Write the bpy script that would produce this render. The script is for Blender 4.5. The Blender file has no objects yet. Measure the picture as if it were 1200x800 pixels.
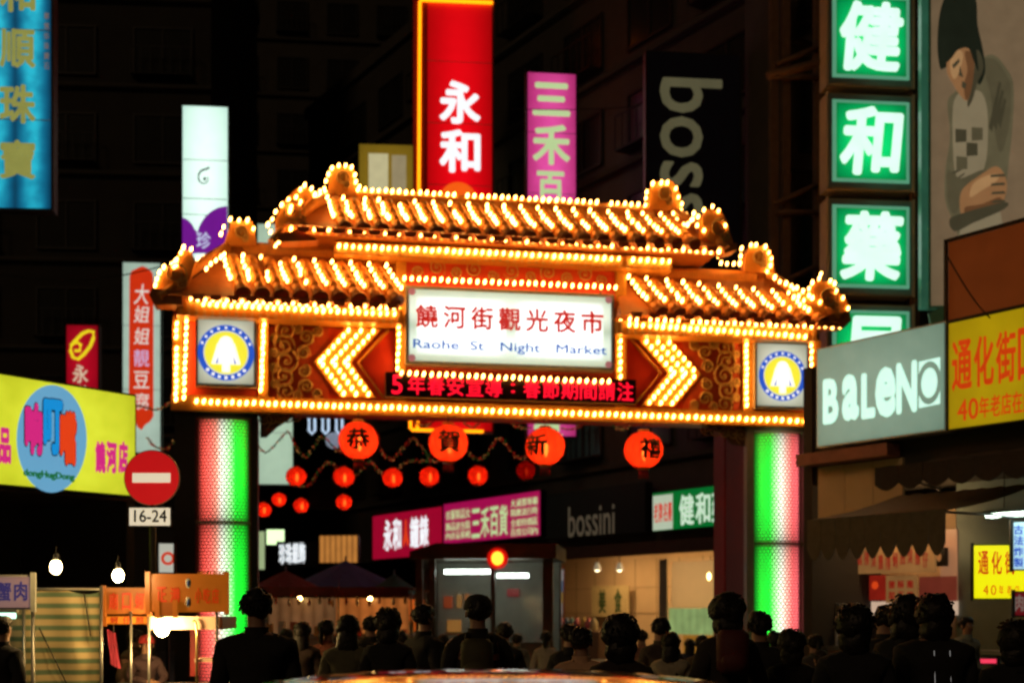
import bpy, bmesh, math, random
from mathutils import Vector, Matrix, Euler, noise as mnoise
random.seed(7)
R = math.radians
SC = bpy.context.scene
COL = SC.collection
PI = math.pi
# ------------------------------------------------------------------ camera, world, light
F_PX = 1500.0                      # focal length in pixels of the 1200 px wide photograph
HOR = 715.0                        # horizon row
EYE = 1.6
cd = bpy.data.cameras.new('camera'); cam = bpy.data.objects.new('camera', cd); COL.objects.link(cam)
cam.location = (0, 0, EYE); cam.rotation_euler = (R(90), 0, 0)
cd.sensor_width = 36; cd.lens = 36 * F_PX / 1200.0
cd.shift_y = (HOR - 400.0) / 1200.0
cd.clip_start = 0.05; cd.clip_end = 2000
cd.dof.use_dof = True; cd.dof.focus_distance = 7.5; cd.dof.aperture_fstop = 2.1
SC.camera = cam
w = bpy.data.worlds.new("World"); SC.world = w; w.use_nodes = True
nt = w.node_tree; nt.nodes.clear()
sky = nt.nodes.new('ShaderNodeTexSky'); sky.sky_type = 'NISHITA'; sky.sun_disc = False
sky.sun_elevation = R(2); sky.sun_rotation = R(200)
b1 = nt.nodes.new('ShaderNodeBackground'); b1.inputs[1].default_value = 0.0006
b2 = nt.nodes.new('ShaderNodeBackground'); b2.inputs[0].default_value = (1.0, .62, .35, 1); b2.inputs[1].default_value = 0.0022
ad = nt.nodes.new('ShaderNodeAddShader'); ow = nt.nodes.new('ShaderNodeOutputWorld')
nt.links.new(sky.outputs[0], b1.inputs[0]); nt.links.new(b1.outputs[0], ad.inputs[0]); nt.links.new(b2.outputs[0], ad.inputs[1])
nt.links.new(ad.outputs[0], ow.inputs[0])
sl = bpy.data.lights.new('sun', 'SUN'); sl.energy = 0.16; sl.angle = R(12); sl.color = (1, .66, .36)
so = bpy.data.objects.new('sun', sl); COL.objects.link(so); so.rotation_euler = (R(62), 0, R(-35)); so.location = (-10, -10, 30)
SC.view_settings.view_transform = 'Standard'; SC.view_settings.look = 'None'
SC.view_settings.exposure = 0.0; SC.view_settings.gamma = 1.0
SC.render.engine = 'CYCLES'
SC.cycles.filter_width = 2.1
SC.cycles.use_denoising = True
SC.cycles.max_bounces = 5; SC.cycles.diffuse_bounces = 2; SC.cycles.glossy_bounces = 3
SC.cycles.sample_clamp_indirect = 4.0
SC.cycles.use_light_tree = True

# ------------------------------------------------------------------ materials
def lin(c):
    return tuple(((x / 255.0) / 12.92 if x / 255.0 <= 0.04045 else ((x / 255.0 + 0.055) / 1.055) ** 2.4) for x in c)
MC = {}
def mat(name, col, rough=.6, metal=0.0, noise=.25, scale=8.0, bump=.15, spec=.5, emit=None, es=0.0, wear=None):
    """plain paint, cloth or metal with procedural grain; col is 0..1 linear"""
    if name in MC: return MC[name]
    m = bpy.data.materials.new(name); m.use_nodes = True; MC[name] = m
    n = m.node_tree.nodes; l = m.node_tree.links; p = n['Principled BSDF']
    tc = n.new('ShaderNodeTexCoord'); nz = n.new('ShaderNodeTexNoise'); nz.inputs['Scale'].default_value = scale; nz.inputs['Detail'].default_value = 6
    l.new(tc.outputs['Object'], nz.inputs['Vector'])
    mx = n.new('ShaderNodeMix'); mx.data_type = 'RGBA'
    a = tuple(max(0, c * (1 - noise)) for c in col) + (1,); b = tuple(min(1, c * (1 + noise)) for c in col) + (1,)
    if wear: b = tuple(wear) + (1,)
    mx.inputs[6].default_value = a; mx.inputs[7].default_value = b
    l.new(nz.outputs[0], mx.inputs[0]); l.new(mx.outputs[2], p.inputs['Base Color'])
    p.inputs['Roughness'].default_value = rough; p.inputs['Metallic'].default_value = metal
    p.inputs['Specular IOR Level'].default_value = spec
    if bump:
        bp = n.new('ShaderNodeBump'); bp.inputs['Strength'].default_value = bump; bp.inputs['Distance'].default_value = .02
        l.new(nz.outputs[0], bp.inputs['Height']); l.new(bp.outputs[0], p.inputs['Normal'])
    if emit is not None:
        p.inputs['Emission Color'].default_value = tuple(emit) + (1,); p.inputs['Emission Strength'].default_value = es
    return m
def glow(name, rgb, k=1.0, edge=.0, tubes=0, tamp=.0, axis=0, hot=None, noise=.08):
    """backlit plastic face, or a board or print that glows in place of light on it: rgb (0-255) as seen, k brightness; tubes inside make stripes along the face (axis 0: across x, 2: across z)"""
    if name in MC: return MC[name]
    m = bpy.data.materials.new(name); m.use_nodes = True; MC[name] = m
    n = m.node_tree.nodes; l = m.node_tree.links; n.clear()
    out = n.new('ShaderNodeOutputMaterial'); p = n.new('ShaderNodeBsdfPrincipled')
    base = lin(rgb)
    p.inputs['Base Color'].default_value = tuple(min(.7, c * .5 + .01) for c in base) + (1,); p.inputs['Roughness'].default_value = .35
    tc = n.new('ShaderNodeTexCoord'); sp = n.new('ShaderNodeSeparateXYZ'); l.new(tc.outputs['Generated'], sp.inputs[0])
    def mth(op, a, b=None):
        q = n.new('ShaderNodeMath'); q.operation = op
        for i, v in enumerate((a, b)):
            if v is None: continue
            if isinstance(v, (int, float)): q.inputs[i].default_value = v
            else: l.new(v, q.inputs[i])
        return q.outputs[0]
    f = None
    def mul(a, b): return b if a is None else mth('MULTIPLY', a, b)
    if tubes:
        s = mth('ABSOLUTE', mth('SINE', mth('MULTIPLY', sp.outputs[axis], PI * tubes)))
        f = mul(f, mth('ADD', 1 - tamp, mth('MULTIPLY', s, tamp)))
    if edge:
        for ax in (0, 2):
            e = mth('POWER', mth('SINE', mth('MULTIPLY', sp.outputs[ax], PI)), .45)
            f = mul(f, mth('ADD', 1 - edge, mth('MULTIPLY', e, edge)))
    if noise:
        nz = n.new('ShaderNodeTexNoise'); nz.inputs['Scale'].default_value = 3.0; nz.inputs['Detail'].default_value = 4
        l.new(tc.outputs['Object'], nz.inputs['Vector'])
        f = mul(f, mth('ADD', 1 - noise, mth('MULTIPLY', nz.outputs[0], noise * 2)))
    if hot is not None and f is not None:
        mx = n.new('ShaderNodeMix'); mx.data_type = 'RGBA'
        mx.inputs[6].default_value = base + (1,); mx.inputs[7].default_value = lin(hot) + (1,)
        l.new(mth('POWER', f, 3.0), mx.inputs[0]); l.new(mx.outputs[2], p.inputs['Emission Color'])
    else:
        p.inputs['Emission Color'].default_value = base + (1,)
    if f is None: p.inputs['Emission Strength'].default_value = k
    else: l.new(mth('MULTIPLY', f, k), p.inputs['Emission Strength'])
    l.new(p.outputs[0], out.inputs[0])
    return m

def glass(name, col=(.6, .7, .7), alpha=.3):
    if name in MC: return MC[name]
    m = mat(name, col, .08, noise=.05, bump=0); m.node_tree.nodes['Principled BSDF'].inputs['Alpha'].default_value = alpha
    return m

# ------------------------------------------------------------------ mesh builder
class MB:
    def __init__(s): s.v = []; s.f = []; s.sm = []
    def add(s, vs, fs, smooth=False):
        k = len(s.v); s.v += [tuple(v) for v in vs]; s.f += [tuple(i + k for i in f) for f in fs]; s.sm += [smooth] * len(fs); return s
    def box(s, x0, x1, y0, y1, z0, z1, M=None):
        vs = [Vector((x, y, z)) for x in (x0, x1) for y in (y0, y1) for z in (z0, z1)]
        if M is not None: vs = [M @ v for v in vs]
        return s.add(vs, [(0, 1, 3, 2), (4, 6, 7, 5), (0, 4, 5, 1), (2, 3, 7, 6), (0, 2, 6, 4), (1, 5, 7, 3)])
    def prism(s, pts, y0, y1):            # pts in xz, counter-clockwise seen from -y
        n = len(pts)
        vs = [(x, y0, z) for x, z in pts] + [(x, y1, z) for x, z in pts]
        fs = [tuple(range(n)), tuple(range(2 * n - 1, n - 1, -1))] + [(i, i + n, (i + 1) % n + n, (i + 1) % n) for i in range(n)]
        return s.add(vs, fs)
    def cyl(s, a, b, r, n=8, r2=None, caps=True):
        a = Vector(a); b = Vector(b); d = (b - a)
        if d.length < 1e-9: return s
        q = d.to_track_quat('Z', 'Y'); r2 = r if r2 is None else r2
        vs = [a + q @ Vector((math.cos(2 * PI * i / n) * r, math.sin(2 * PI * i / n) * r, 0)) for i in range(n)]
        vs += [b + q @ Vector((math.cos(2 * PI * i / n) * r2, math.sin(2 * PI * i / n) * r2, 0)) for i in range(n)]
        s.add(vs, [(i, (i + 1) % n, (i + 1) % n + n, i + n) for i in range(n)], True)
        if caps: s.f += [tuple(len(s.v) - 2 * n + i for i in range(n - 1, -1, -1)), tuple(len(s.v) - n + i for i in range(n))]; s.sm += [False, False]
        return s
    def tube(s, pts, r, n=6, taper=None):
        pts = [Vector(p) for p in pts]; k0 = len(s.v); m = len(pts)
        for i, p in enumerate(pts):
            d = (pts[min(i + 1, m - 1)] - pts[max(i - 1, 0)])
            if d.length < 1e-9: d = Vector((0, 0, 1))
            q = d.to_track_quat('Z', 'Y'); rr = r if taper is None else r * (1 + (taper - 1) * i / (m - 1))
            for j in range(n): s.v.append(tuple(p + q @ Vector((math.cos(2 * PI * j / n) * rr, math.sin(2 * PI * j / n) * rr, 0))))
        for i in range(m - 1):
            for j in range(n):
                s.f.append((k0 + i * n + j, k0 + i * n + (j + 1) % n, k0 + (i + 1) * n + (j + 1) % n, k0 + (i + 1) * n + j)); s.sm.append(True)
        s.f += [tuple(k0 + j for j in range(n - 1, -1, -1)), tuple(k0 + (m - 1) * n + j for j in range(n))]; s.sm += [False, False]
        return s
    def ball(s, c, r, n=8, m=5, tilt=0.0, fn=None):
        c = Vector(c); rx, ry, rz = r if isinstance(r, tuple) else (r, r, r); vs = []; Mt = Matrix.Rotation(tilt, 3, 'Y')
        vs.append(Vector((0, 0, -1)))
        for i in range(1, m):
            a = -PI / 2 + PI * i / m
            for j in range(n): vs.append(Vector((math.cos(a) * math.cos(2 * PI * j / n), math.cos(a) * math.sin(2 * PI * j / n), math.sin(a))))
        vs.append(Vector((0, 0, 1)))
        if fn: vs = [fn(v) for v in vs]
        vs = [c + Mt @ Vector((v.x * rx, v.y * ry, v.z * rz)) for v in vs]
        fs = [(0, 1 + (j + 1) % n, 1 + j) for j in range(n)]
        for i in range(m - 2):
            for j in range(n): fs.append((1 + i * n + j, 1 + i * n + (j + 1) % n, 1 + (i + 1) * n + (j + 1) % n, 1 + (i + 1) * n + j))
        t = 1 + (m - 2) * n
        fs += [(t + j, t + (j + 1) % n, len(vs) - 1) for j in range(n)]
        return s.add(vs, fs, True)
    def lathe(s, prof, c=(0, 0, 0), n=16):       # prof: (r, z)
        k0 = len(s.v)
        for r, z in prof:
            for j in range(n): s.v.append((c[0] + math.cos(2 * PI * j / n) * r, c[1] + math.sin(2 * PI * j / n) * r, c[2] + z))
        for i in range(len(prof) - 1):
            for j in range(n): s.f.append((k0 + i * n + j, k0 + i * n + (j + 1) % n, k0 + (i + 1) * n + (j + 1) % n, k0 + (i + 1) * n + j)); s.sm.append(True)
        s.f += [tuple(k0 + j for j in range(n - 1, -1, -1)), tuple(k0 + (len(prof) - 1) * n + j for j in range(n))]; s.sm += [False] * 2
        return s
    def disc(s, x, z, r, y0, y1, n=28, r_in=0, rz=None):      # upright disc or ring, facing -y
        rz = r if rz is None else rz
        if not r_in: return s.prism([(x + math.cos(2 * PI * i / n) * r, z + math.sin(2 * PI * i / n) * rz) for i in range(n)], y0, y1)
        k = r_in / r; o = [(math.cos(2 * PI * i / n), math.sin(2 * PI * i / n)) for i in range(n)]
        vs = [(x + a * r, y0, z + b * rz) for a, b in o] + [(x + a * r * k, y0, z + b * rz * k) for a, b in o] + [(x + a * r, y1, z + b * rz) for a, b in o] + [(x + a * r * k, y1, z + b * rz * k) for a, b in o]
        fs = []
        for i in range(n):
            j = (i + 1) % n
            fs += [(i, j, n + j, n + i), (2 * n + i, 2 * n + j, j, i), (n + i, n + j, 3 * n + j, 3 * n + i), (2 * n + j, 2 * n + i, 3 * n + i, 3 * n + j)]
        return s.add(vs, fs)
    def mesh(s, name, m=None):
        me = bpy.data.meshes.new(name); me.from_pydata(s.v, [], s.f)
        me.polygons.foreach_set('use_smooth', s.sm)
        if m is not None: me.materials.append(m)
        me.update(); return me
    def obj(s, name, m, parent=None, **kw):
        return link(name, s.mesh(name, m), parent, **kw)
def link(name, me, parent=None, loc=None, kind=None, label=None):
    o = bpy.data.objects.new(name, me); COL.objects.link(o)
    if parent is not None: o.parent = parent
    if loc is not None: o.location = loc
    if kind: o['kind'] = kind
    if label: o['label'] = label
    return o
def tag(o, label, cat, group=None, kind=None):
    o['label'] = label; o['category'] = cat
    if group: o['group'] = group
    if kind: o['kind'] = kind
    return o
def empty(name, loc, rz, label, cat, group=None):
    o = bpy.data.objects.new(name, None); COL.objects.link(o); o.location = loc; o.rotation_euler = (0, 0, rz); o.empty_display_size = .3
    return tag(o, label, cat, group)

# ------------------------------------------------------------------ placing: a vertical plane through a place in the street, turned by yaw
class Frame:
    def __init__(s, px, Y, yaw):
        s.yaw = R(yaw); s.c = math.cos(s.yaw); s.s = math.sin(s.yaw); s.X0 = (px - 600) / F_PX * Y; s.Y0 = Y
    def uz(s, px, py, dy=0.0):
        a = (px - 600) / F_PX; X = s.X0 - s.s * dy; Y = s.Y0 + s.c * dy
        u = (a * Y - X) / (s.c - a * s.s); return u, EYE + (HOR - py) / F_PX * (Y + s.s * u)
    def world(s, u, dy, z): return Vector((s.X0 + s.c * u - s.s * dy, s.Y0 + s.s * u + s.c * dy, z))
class T:
    """a thing whose base stands at (u0, dy0, z0) of a frame; its parts use local x (along), y (into), z (up)"""
    def __init__(s, name, label, cat, F, u0=0, dy0=0, z0=0, group=None):
        s.F = F; s.o0 = (u0, dy0, z0); s.e = empty(name, F.world(u0, dy0, z0), F.yaw, label, cat, group)
    def L(s, px, py, dy=0.0):            # photograph pixel to local x, z on the plane dy (frame coordinate)
        u, z = s.F.uz(px, py, dy); return u - s.o0[0], z - s.o0[2]
    def part(s, name, mb, m, parent=None, **kw): return mb.obj(name, m, parent or s.e, **kw)

# ------------------------------------------------------------------ lettering (Blender's own built-in font)
GC = {}
def glyph(ch, bold=0.0, shear=0.0, sub=0):
    k = (ch, bold, shear, sub)
    if k in GC: return GC[k]
    c = bpy.data.curves.new('t', 'FONT'); c.body = ch; c.shear = shear; c.resolution_u = 3
    o = bpy.data.objects.new('t', c); COL.objects.link(o)
    dg = bpy.context.evaluated_depsgraph_get(); me = bpy.data.meshes.new_from_object(o.evaluated_get(dg))
    bpy.data.objects.remove(o); bpy.data.curves.remove(c)
    bm = bmesh.new(); bm.from_mesh(me); bpy.data.meshes.remove(me)
    if sub: bmesh.ops.subdivide_edges(bm, edges=bm.edges[:], cuts=sub, use_grid_fill=True)
    base = [(v.co.x, v.co.y) for v in bm.verts]; faces = [tuple(v.index for v in f.verts) for f in bm.faces]; bm.free()
    # a heavier weight is the same outline laid down again in a small ring of offsets
    offs = [(0, 0)] + ([(bold * math.cos(PI * q / 4 + .2), bold * math.sin(PI * q / 4 + .2)) for q in range(8)] if bold else [])
    vs = []; fs = []
    for q, (ox, oy) in enumerate(offs):
        k0 = len(vs); vs += [(x + ox, y + oy, q) for x, y in base]; fs += [tuple(i + k0 for i in f) for f in faces]
    xs = [v[0] for v in vs]; ys = [v[1] for v in vs]
    cx, cy = (min(xs) + max(xs)) / 2, (min(ys) + max(ys)) / 2; w_, h_ = max(max(xs) - min(xs), 1e-4), max(max(ys) - min(ys), 1e-4)
    vs = [((x - cx) / w_, -(1.0 - q * .04) if not sub else 0.0, (y - cy) / h_) for x, y, q in vs]
    me2 = bpy.data.meshes.new('character')
    if not sub:                                   # give the strokes a body behind their face
        ek = {}
        for f in fs:
            for a, b_ in zip(f, f[1:] + f[:1]): ek[(a, b_)] = 1
        rim = [e_ for e_ in ek if (e_[1], e_[0]) not in ek]; n0 = len(vs); vs += [(x, -.6 if False else 0.0, z) for x, y, z in vs]
        if len(base) < 700: fs = fs + [(b_, a, a + n0, b_ + n0) for a, b_ in rim]
    me2.from_pydata(vs, [], fs); me2.update()
    GC[k] = (me2, w_ / h_); return GC[k]
def put(t, ch, m, x, z, w_, h_, y=0.0, bold=0.0, name='character', rot=0.0, th=.012, parent=None, shear=0.0):
    me, _ = glyph(ch, bold, shear); me = me if not me.materials or me.materials[0] == m else me.copy()
    if not me.materials: me.materials.append(m)
    else: me.materials[0] = m
    o = link(name, me, parent or t.e); o.location = (x, y, z); o.scale = (w_, th, h_); o.rotation_euler = (0, rot, 0); return o
def vtext(t, s, m, px, py0, py1, wpx, dy, y, bold=0.02, fill=.86, parent=None, shear=0.0):
    """characters one below the other between two rows"""
    st = (py1 - py0) / len(s)
    for i, ch in enumerate(s):
        x0, z0 = t.L(px - wpx / 2, py0 + (i + .5 - fill / 2) * st, dy); x1, z1 = t.L(px + wpx / 2, py0 + (i + .5 + fill / 2) * st, dy)
        put(t, ch, m, (x0 + x1) / 2, (z0 + z1) / 2, abs(x1 - x0), abs(z0 - z1), y, bold, parent=parent, shear=shear)
def htext(t, s, m, a, b, hpx, dy, y, bold=0.02, fill=.86, parent=None, shear=0.0):
    """characters side by side along the line a-b (their centre line)"""
    n = len(s)
    for i, ch in enumerate(s):
        if ch == ' ': continue
        f0, f1 = (i + .5 - fill / 2) / n, (i + .5 + fill / 2) / n
        cy = a[1] + (b[1] - a[1]) * (i + .5) / n
        x0, z0 = t.L(a[0] + (b[0] - a[0]) * f0, cy - hpx / 2, dy); x1, z1 = t.L(a[0] + (b[0] - a[0]) * f1, cy + hpx / 2, dy)
        zt = t.L(a[0] + (b[0] - a[0]) * (i + .5) / n, cy - hpx / 2, dy)[1]; zb = t.L(a[0] + (b[0] - a[0]) * (i + .5) / n, cy + hpx / 2, dy)[1]
        put(t, ch, m, (x0 + x1) / 2, (zt + zb) / 2, x1 - x0, zt - zb, y, bold, parent=parent, shear=shear)
def word(t, s, m, p0, p1, dy, y, bold=0.0, rot=0.0, shear=0.0, name='lettering', th=.012, parent=None):
    """a whole word fitted in the box p0 (top left) - p1 (bottom right); each letter of it is a piece of its own"""
    x0, z0 = t.L(p0[0], p0[1], dy); x1, z1 = t.L(p1[0], p1[1], dy); W, H = abs(x1 - x0), abs(z0 - z1)
    if abs(rot) > .5: W, H = H, W
    X, Z = (x0 + x1) / 2, (z0 + z1) / 2
    if len(s) == 1: return put(t, s, m, X, Z, W, H, y, bold, name, rot, th, shear=shear, parent=parent)
    me, _ = glyph(s, bold, shear)
    n = len(me.vertices); par = list(range(n))
    def fd(a):
        while par[a] != a: par[a] = par[par[a]]; a = par[a]
        return a
    for p in me.polygons:
        for v in p.vertices[1:]: par[fd(v)] = fd(p.vertices[0])
    isl = {}
    for p in me.polygons: isl.setdefault(fd(p.vertices[0]), []).append(p)
    rng = sorted((min(me.vertices[v].co.x for p in ps for v in p.vertices), max(me.vertices[v].co.x for p in ps for v in p.vertices), k) for k, ps in isl.items())
    groups = []
    for a, b_, k in rng:
        if groups and a < groups[-1][1] - .002: groups[-1][1] = max(groups[-1][1], b_); groups[-1][2].append(k)
        else: groups.append([a, b_, [k]])
    last = None
    for a, b_, ks in groups:
        q = MB()
        for k in ks:
            for p in isl[k]: q.add([me.vertices[v].co for v in p.vertices], [tuple(range(len(p.vertices)))])
        last = q.obj('letter', m, parent or t.e); last.location = (X, y, Z); last.scale = (W, th, H); last.rotation_euler = (0, rot, 0)
    return last
# common materials
GOLD = mat('gold_paint', (.62, .30, .05), .38, .35, .3, 14)
RED = mat('red_lacquer', (.65, .06, .018), .45, 0, .2, 6)
DRED = mat('dark_red_paint', (.18, .012, .012), .5, 0, .25, 5)
TILE = mat('orange_glazed_tile', (.62, .25, .04), .5, 0, .35, 9)
TILED = mat('brown_glazed_tile', (.34, .11, .02), .5, 0, .35, 9)
STEEL = mat('steel', (.32, .32, .31), .4, .8, .15, 10)
DARKM = mat('dark_metal', (.03, .028, .026), .5, .5, .3, 10)
ALU = mat('brushed_aluminium', (.48, .50, .48), .35, .7, .12, 16)
BLACK = mat('black_rubber', (.012, .012, .012), .7, 0, .2, 20)
CONC = mat('stained_concrete', (.06, .052, .042), .9, 0, .35, 1.2, .4)
CONC2 = mat('dark_render_wall', (.035, .03, .026), .9, 0, .4, .8, .4)
TILEW = mat('tiled_facade', (.055, .047, .04), .6, 0, .35, 2.2, .3)
PANE = mat('dark_window_glass', (.02, .02, .018), .25, 0, .3, 1.5, .1)
FRAMEM = mat('window_frame_paint', (.035, .031, .028), .5, .3, .2, 7)
BULB = glow('bulb_glass', (255, 172, 78), 28.0, noise=0)
SILV = mat('sign_edge_metal', (.42, .44, .42), .4, .5, .2, 9)

# ------------------------------------------------------------------ setting
def ground():
    g = MB(); N = 48
    g.add([(-400, -60, 0), (400, -60, 0), (400, 700, 0), (-400, 700, 0)], [(0, 1, 2, 3)])
    m = mat('asphalt', (.05, .048, .045), .75, 0, .45, 3.0, .5)
    o = g.obj('road', m); o['kind'] = 'structure'
    # pavements with kerbs along both sides, paving slabs as far as they show
    m2 = mat('pavement_concrete', (.17, .16, .15), .8, 0, .3, 2.0, .3)
    for nm, F, u0, u1, w_ in (('pavement', Frame(957, 22, -55), -1.0, 9, 2.6), ('pavement', Frame(765, 38, -58), -26, 5, 2.2)):
        b = MB(); b.box(u0, u1, -w_, -.01, .004, .12); p = b.obj(nm, m2); p.location = F.world(0, 0, 0); p.rotation_euler = (0, 0, F.yaw); p['kind'] = 'structure'
        k = MB(); k.box(u0, u1, -w_ - .16, -w_ - .004, .002, .14); kk = k.obj('kerb', CONC, p)
    # painted road marking
    mk = mat('road_paint', (.62, .60, .52), .7, 0, .3, 6, .1)
    for i in range(9):
        b = MB(); b.box(-.25, .25, 0, 2.6, .004, .008); q = b.obj('road_marking', mk); q.location = (-4.4 + i * 1.1, 15.5, 0); q['kind'] = 'structure'
ground()

def building(name, label, F, u0, u1, depth, h, m, cols, rows, z_first=4.5, dz=3.2, wfill=.62, lit=(), ledge=True, dy=0.0, balc=False, group=None, z0w=0.0):
    t = T(name, label, 'building', F, u0, dy, 0, group); W = u1 - u0
    b = MB(); b.box(0, W, 0, depth, z0w, h); t.part('wall', b, m)
    cw = W / cols
    for r in range(rows):
        zb = z_first + r * dz
        if zb + dz * .6 > h: break
        if ledge: l = MB(); l.box(-.05, W + .05, -.22, -.003, zb - .55, zb - .40); t.part('ledge', l, CONC)
        for c in range(cols):
            x0 = c * cw + cw * (1 - wfill) / 2; x1 = x0 + cw * wfill; z0, z1 = zb, zb + dz * .55
            f = MB(); e = .07
            f.box(x0, x1, -.09, -.002, z1 - e, z1).box(x0, x1, -.13, -.002, z0 - e, z0).box(x0, x0 + e, -.09, -.002, z0, z1 - e).box(x1 - e, x1, -.09, -.002, z0, z1 - e)
            f.box((x0 + x1) / 2 - .03, (x0 + x1) / 2 + .03, -.08, -.002, z0, z1 - e)
            fr = t.part('window', f, FRAMEM)
            g = MB(); g.box(x0 + e + .002, x1 - e - .002, -.035, -.003, z0 + .002, z1 - e - .002)
            g.obj('pane', LITWIN if (r, c) in lit else PANE, fr)
            if balc and (c + r) % 2 == 0:
                q = MB()
                for k in range(7): xx = x0 + (x1 - x0) * k / 6; q.box(xx - .015, xx + .015, -.55, -.52, z0 - .1, z0 + .9)
                q.box(x0, x1, -.56, -.51, z0 + .9, z0 + .94).box(x0, x1, -.56, -.003, z0 - .14, z0 - .10)
                t.part('window_cage', q, DARKM)
    p = MB(); p.box(-.12, W + .12, -.18, depth + .1, h + .003, h + .5); t.part('parapet', p, CONC)
    return t
LITWIN = glow('dim_lit_window', (70, 40, 22), .35)

# far and near blocks; nearly black against the night sky
RF = Frame(765, 38, -58)                    # shop row behind the gate, right hand side
building('apartment_block', 'dark block closing the street behind the tall red sign', Frame(430, 78, 6), -9, 12, 12, 42, CONC, 7, 11, 6, 3.4, balc=True)
building('apartment_block', 'unlit tall block behind the white and purple sign', Frame(150, 50, 4), -19, 3.2, 14, 31, CONC2, 6, 8, 5.5, 3.4, balc=True)
building('apartment_block', 'faintly lit tiled block behind the pink 三禾 sign', Frame(690, 62, -14), -6.5, 9, 12, 38, TILEW, 6, 10, 6, 3.3, balc=True)
building('shop_building', 'long shop house row behind the gate carrying the green 健和藥 fascia', RF, -27, 4.5, 9, 25, TILEW, 9, 6, 6.6, 3.1, dy=.5, balc=True, z0w=3.7)
building('corner_building', 'tall corner building behind the stack of green pharmacy boxes', Frame(900, 31, 10), .3, 16, 2.4, 27, CONC, 5, 7, 6.6, 3.1, ledge=True, wfill=.7)
building('corner_building', 'dark building outside the frame that carries the blue 順珠寶 sign', Frame(-14, 27.6, 3), -12, -.6, 2.2, 24, CONC2, 4, 6, 5.5, 3.1)

# ------------------------------------------------------------------ gate
GF = Frame(582, 25, 10)
gate = T('market_gate', 'ornate red and gold street gate outlined in light bulbs with tiled roofs', 'gate', GF)
def gz(*pts): return sum(GF.uz(px, py)[1] for px, py in pts) / len(pts)
def gu(px, py=400, dy=0): return GF.uz(px, py, dy)[0]
Z_BOT = gz((228, 479), (950, 502)); Z_BEAM = gz((228, 463), (950, 486)); Z_TOP = gz((228, 364), (945, 396))
UL, UR = gu(203), gu(957)
b = MB(); b.box(UL, UR, 0, .55, Z_BOT, Z_TOP); gate.part('crossbeam', b, RED)
b = MB(); b.box(UL - .03, UR + .03, -.16, -.002, Z_BOT - .02, Z_BEAM); gate.part('lower_moulding', b, GOLD)
# central block
C0, C1 = gu(468), gu(724); ZC = gz((470, 299), (722, 309))
b = MB(); b.box(C0, C1, -.10, 1.1, Z_BEAM + .002, ZC); gate.part('centre_block', b, RED)
for s in (gu(311), gu(866)): pass
# vertical gold posts on the face
for px in (203, 303.5, 869, 948):
    b = MB(); u = gu(px); b.box(u, u + gu(px + 11) - gu(px), -.12, -.003, Z_BEAM + .003, Z_TOP - .1); gate.part('post_moulding', b, GOLD)
for px in (463, 719):
    b = MB(); u = gu(px); b.box(u, u + gu(px + 12) - gu(px), -.20, -.103, Z_BEAM + .003, ZC - .02); gate.part('post_moulding', b, GOLD)

def spiral(cx, cz, r0, r1, a0, turns, y, n=26):
    return [(cx + math.cos(a0 + turns * 2 * PI * i / n) * (r0 + (r1 - r0) * i / n), y, cz + math.sin(a0 + turns * 2 * PI * i / n) * (r0 + (r1 - r0) * i / n)) for i in range(n + 1)]
ORN = mat('aged_gilt_carving', (.55, .36, .12), .45, .2, .4, 20)
def scroll(parts_parent, cx, cz, s, mir=1, y=-.03, a=0.0, thick=.022):
    m = MB()
    m.tube([(cx + mir * (x - cx), yy, z) for x, yy, z in spiral(cx, cz, s, s * .15, a, 1.6, y)], thick, 5, .5)
    m.ball((cx, y, cz), (s * .17, .02, s * .17), 7, 4)
    m.tube([(cx + mir * s * math.cos(a + t_ * -1.4), y, cz + s * math.sin(a + t_ * -1.4) * 1.0 - s * .5 * t_ * t_) for t_ in [i / 8 for i in range(9)]], thick * .8, 5, .4)
    return m.obj('scroll_ornament', ORN, parts_parent)
PBACK = mat('dark_red_carved_panel', (.50, .07, .02), .5, 0, .35, 12)
# end panels with scrolls, chevrons and red triangles
def ornament_panel(pxa, pxb, mir):
    u0, u1 = gu(pxa), gu(pxb); b = MB(); b.box(u0, u1, -.025, -.003, Z_BEAM + .003, Z_TOP - .15)
    p = gate.part('carved_panel', b, PBACK)
    big = 1.3
    W = u1 - u0; zc = (Z_BEAM + Z_TOP - .15) / 2; H = Z_TOP - .15 - Z_BEAM
    e = u0 if mir > 0 else u1
    for k, (fx, fz, s) in enumerate(((.28, .40, .15), (.24, .20, .17), (.28, 0.0, .19), (.24, -.20, .17), (.28, -.40, .15), (.62, .33, .11), (.62, -.33, .11), (.58, .12, .10), (.58, -.12, .10), (.82, .42, .08), (.82, -.42, .08), (.08, .30, .07), (.08, .10, .07), (.08, -.10, .07), (.08, -.30, .07), (.48, .44, .07), (.48, -.44, .07))):
        scroll(p, e + mir * fx * W, zc + fz * H, s * big * .95, mir * (1 if k % 2 else -1), -.045, a=k * 1.1, thick=.032)
ornament_panel(316, 385, 1); ornament_panel(800, 867, -1)
TRI = mat('bright_red_panel', (.72, .045, .014), .5, 0, .12, 4)
CH_BULBS = []
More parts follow.
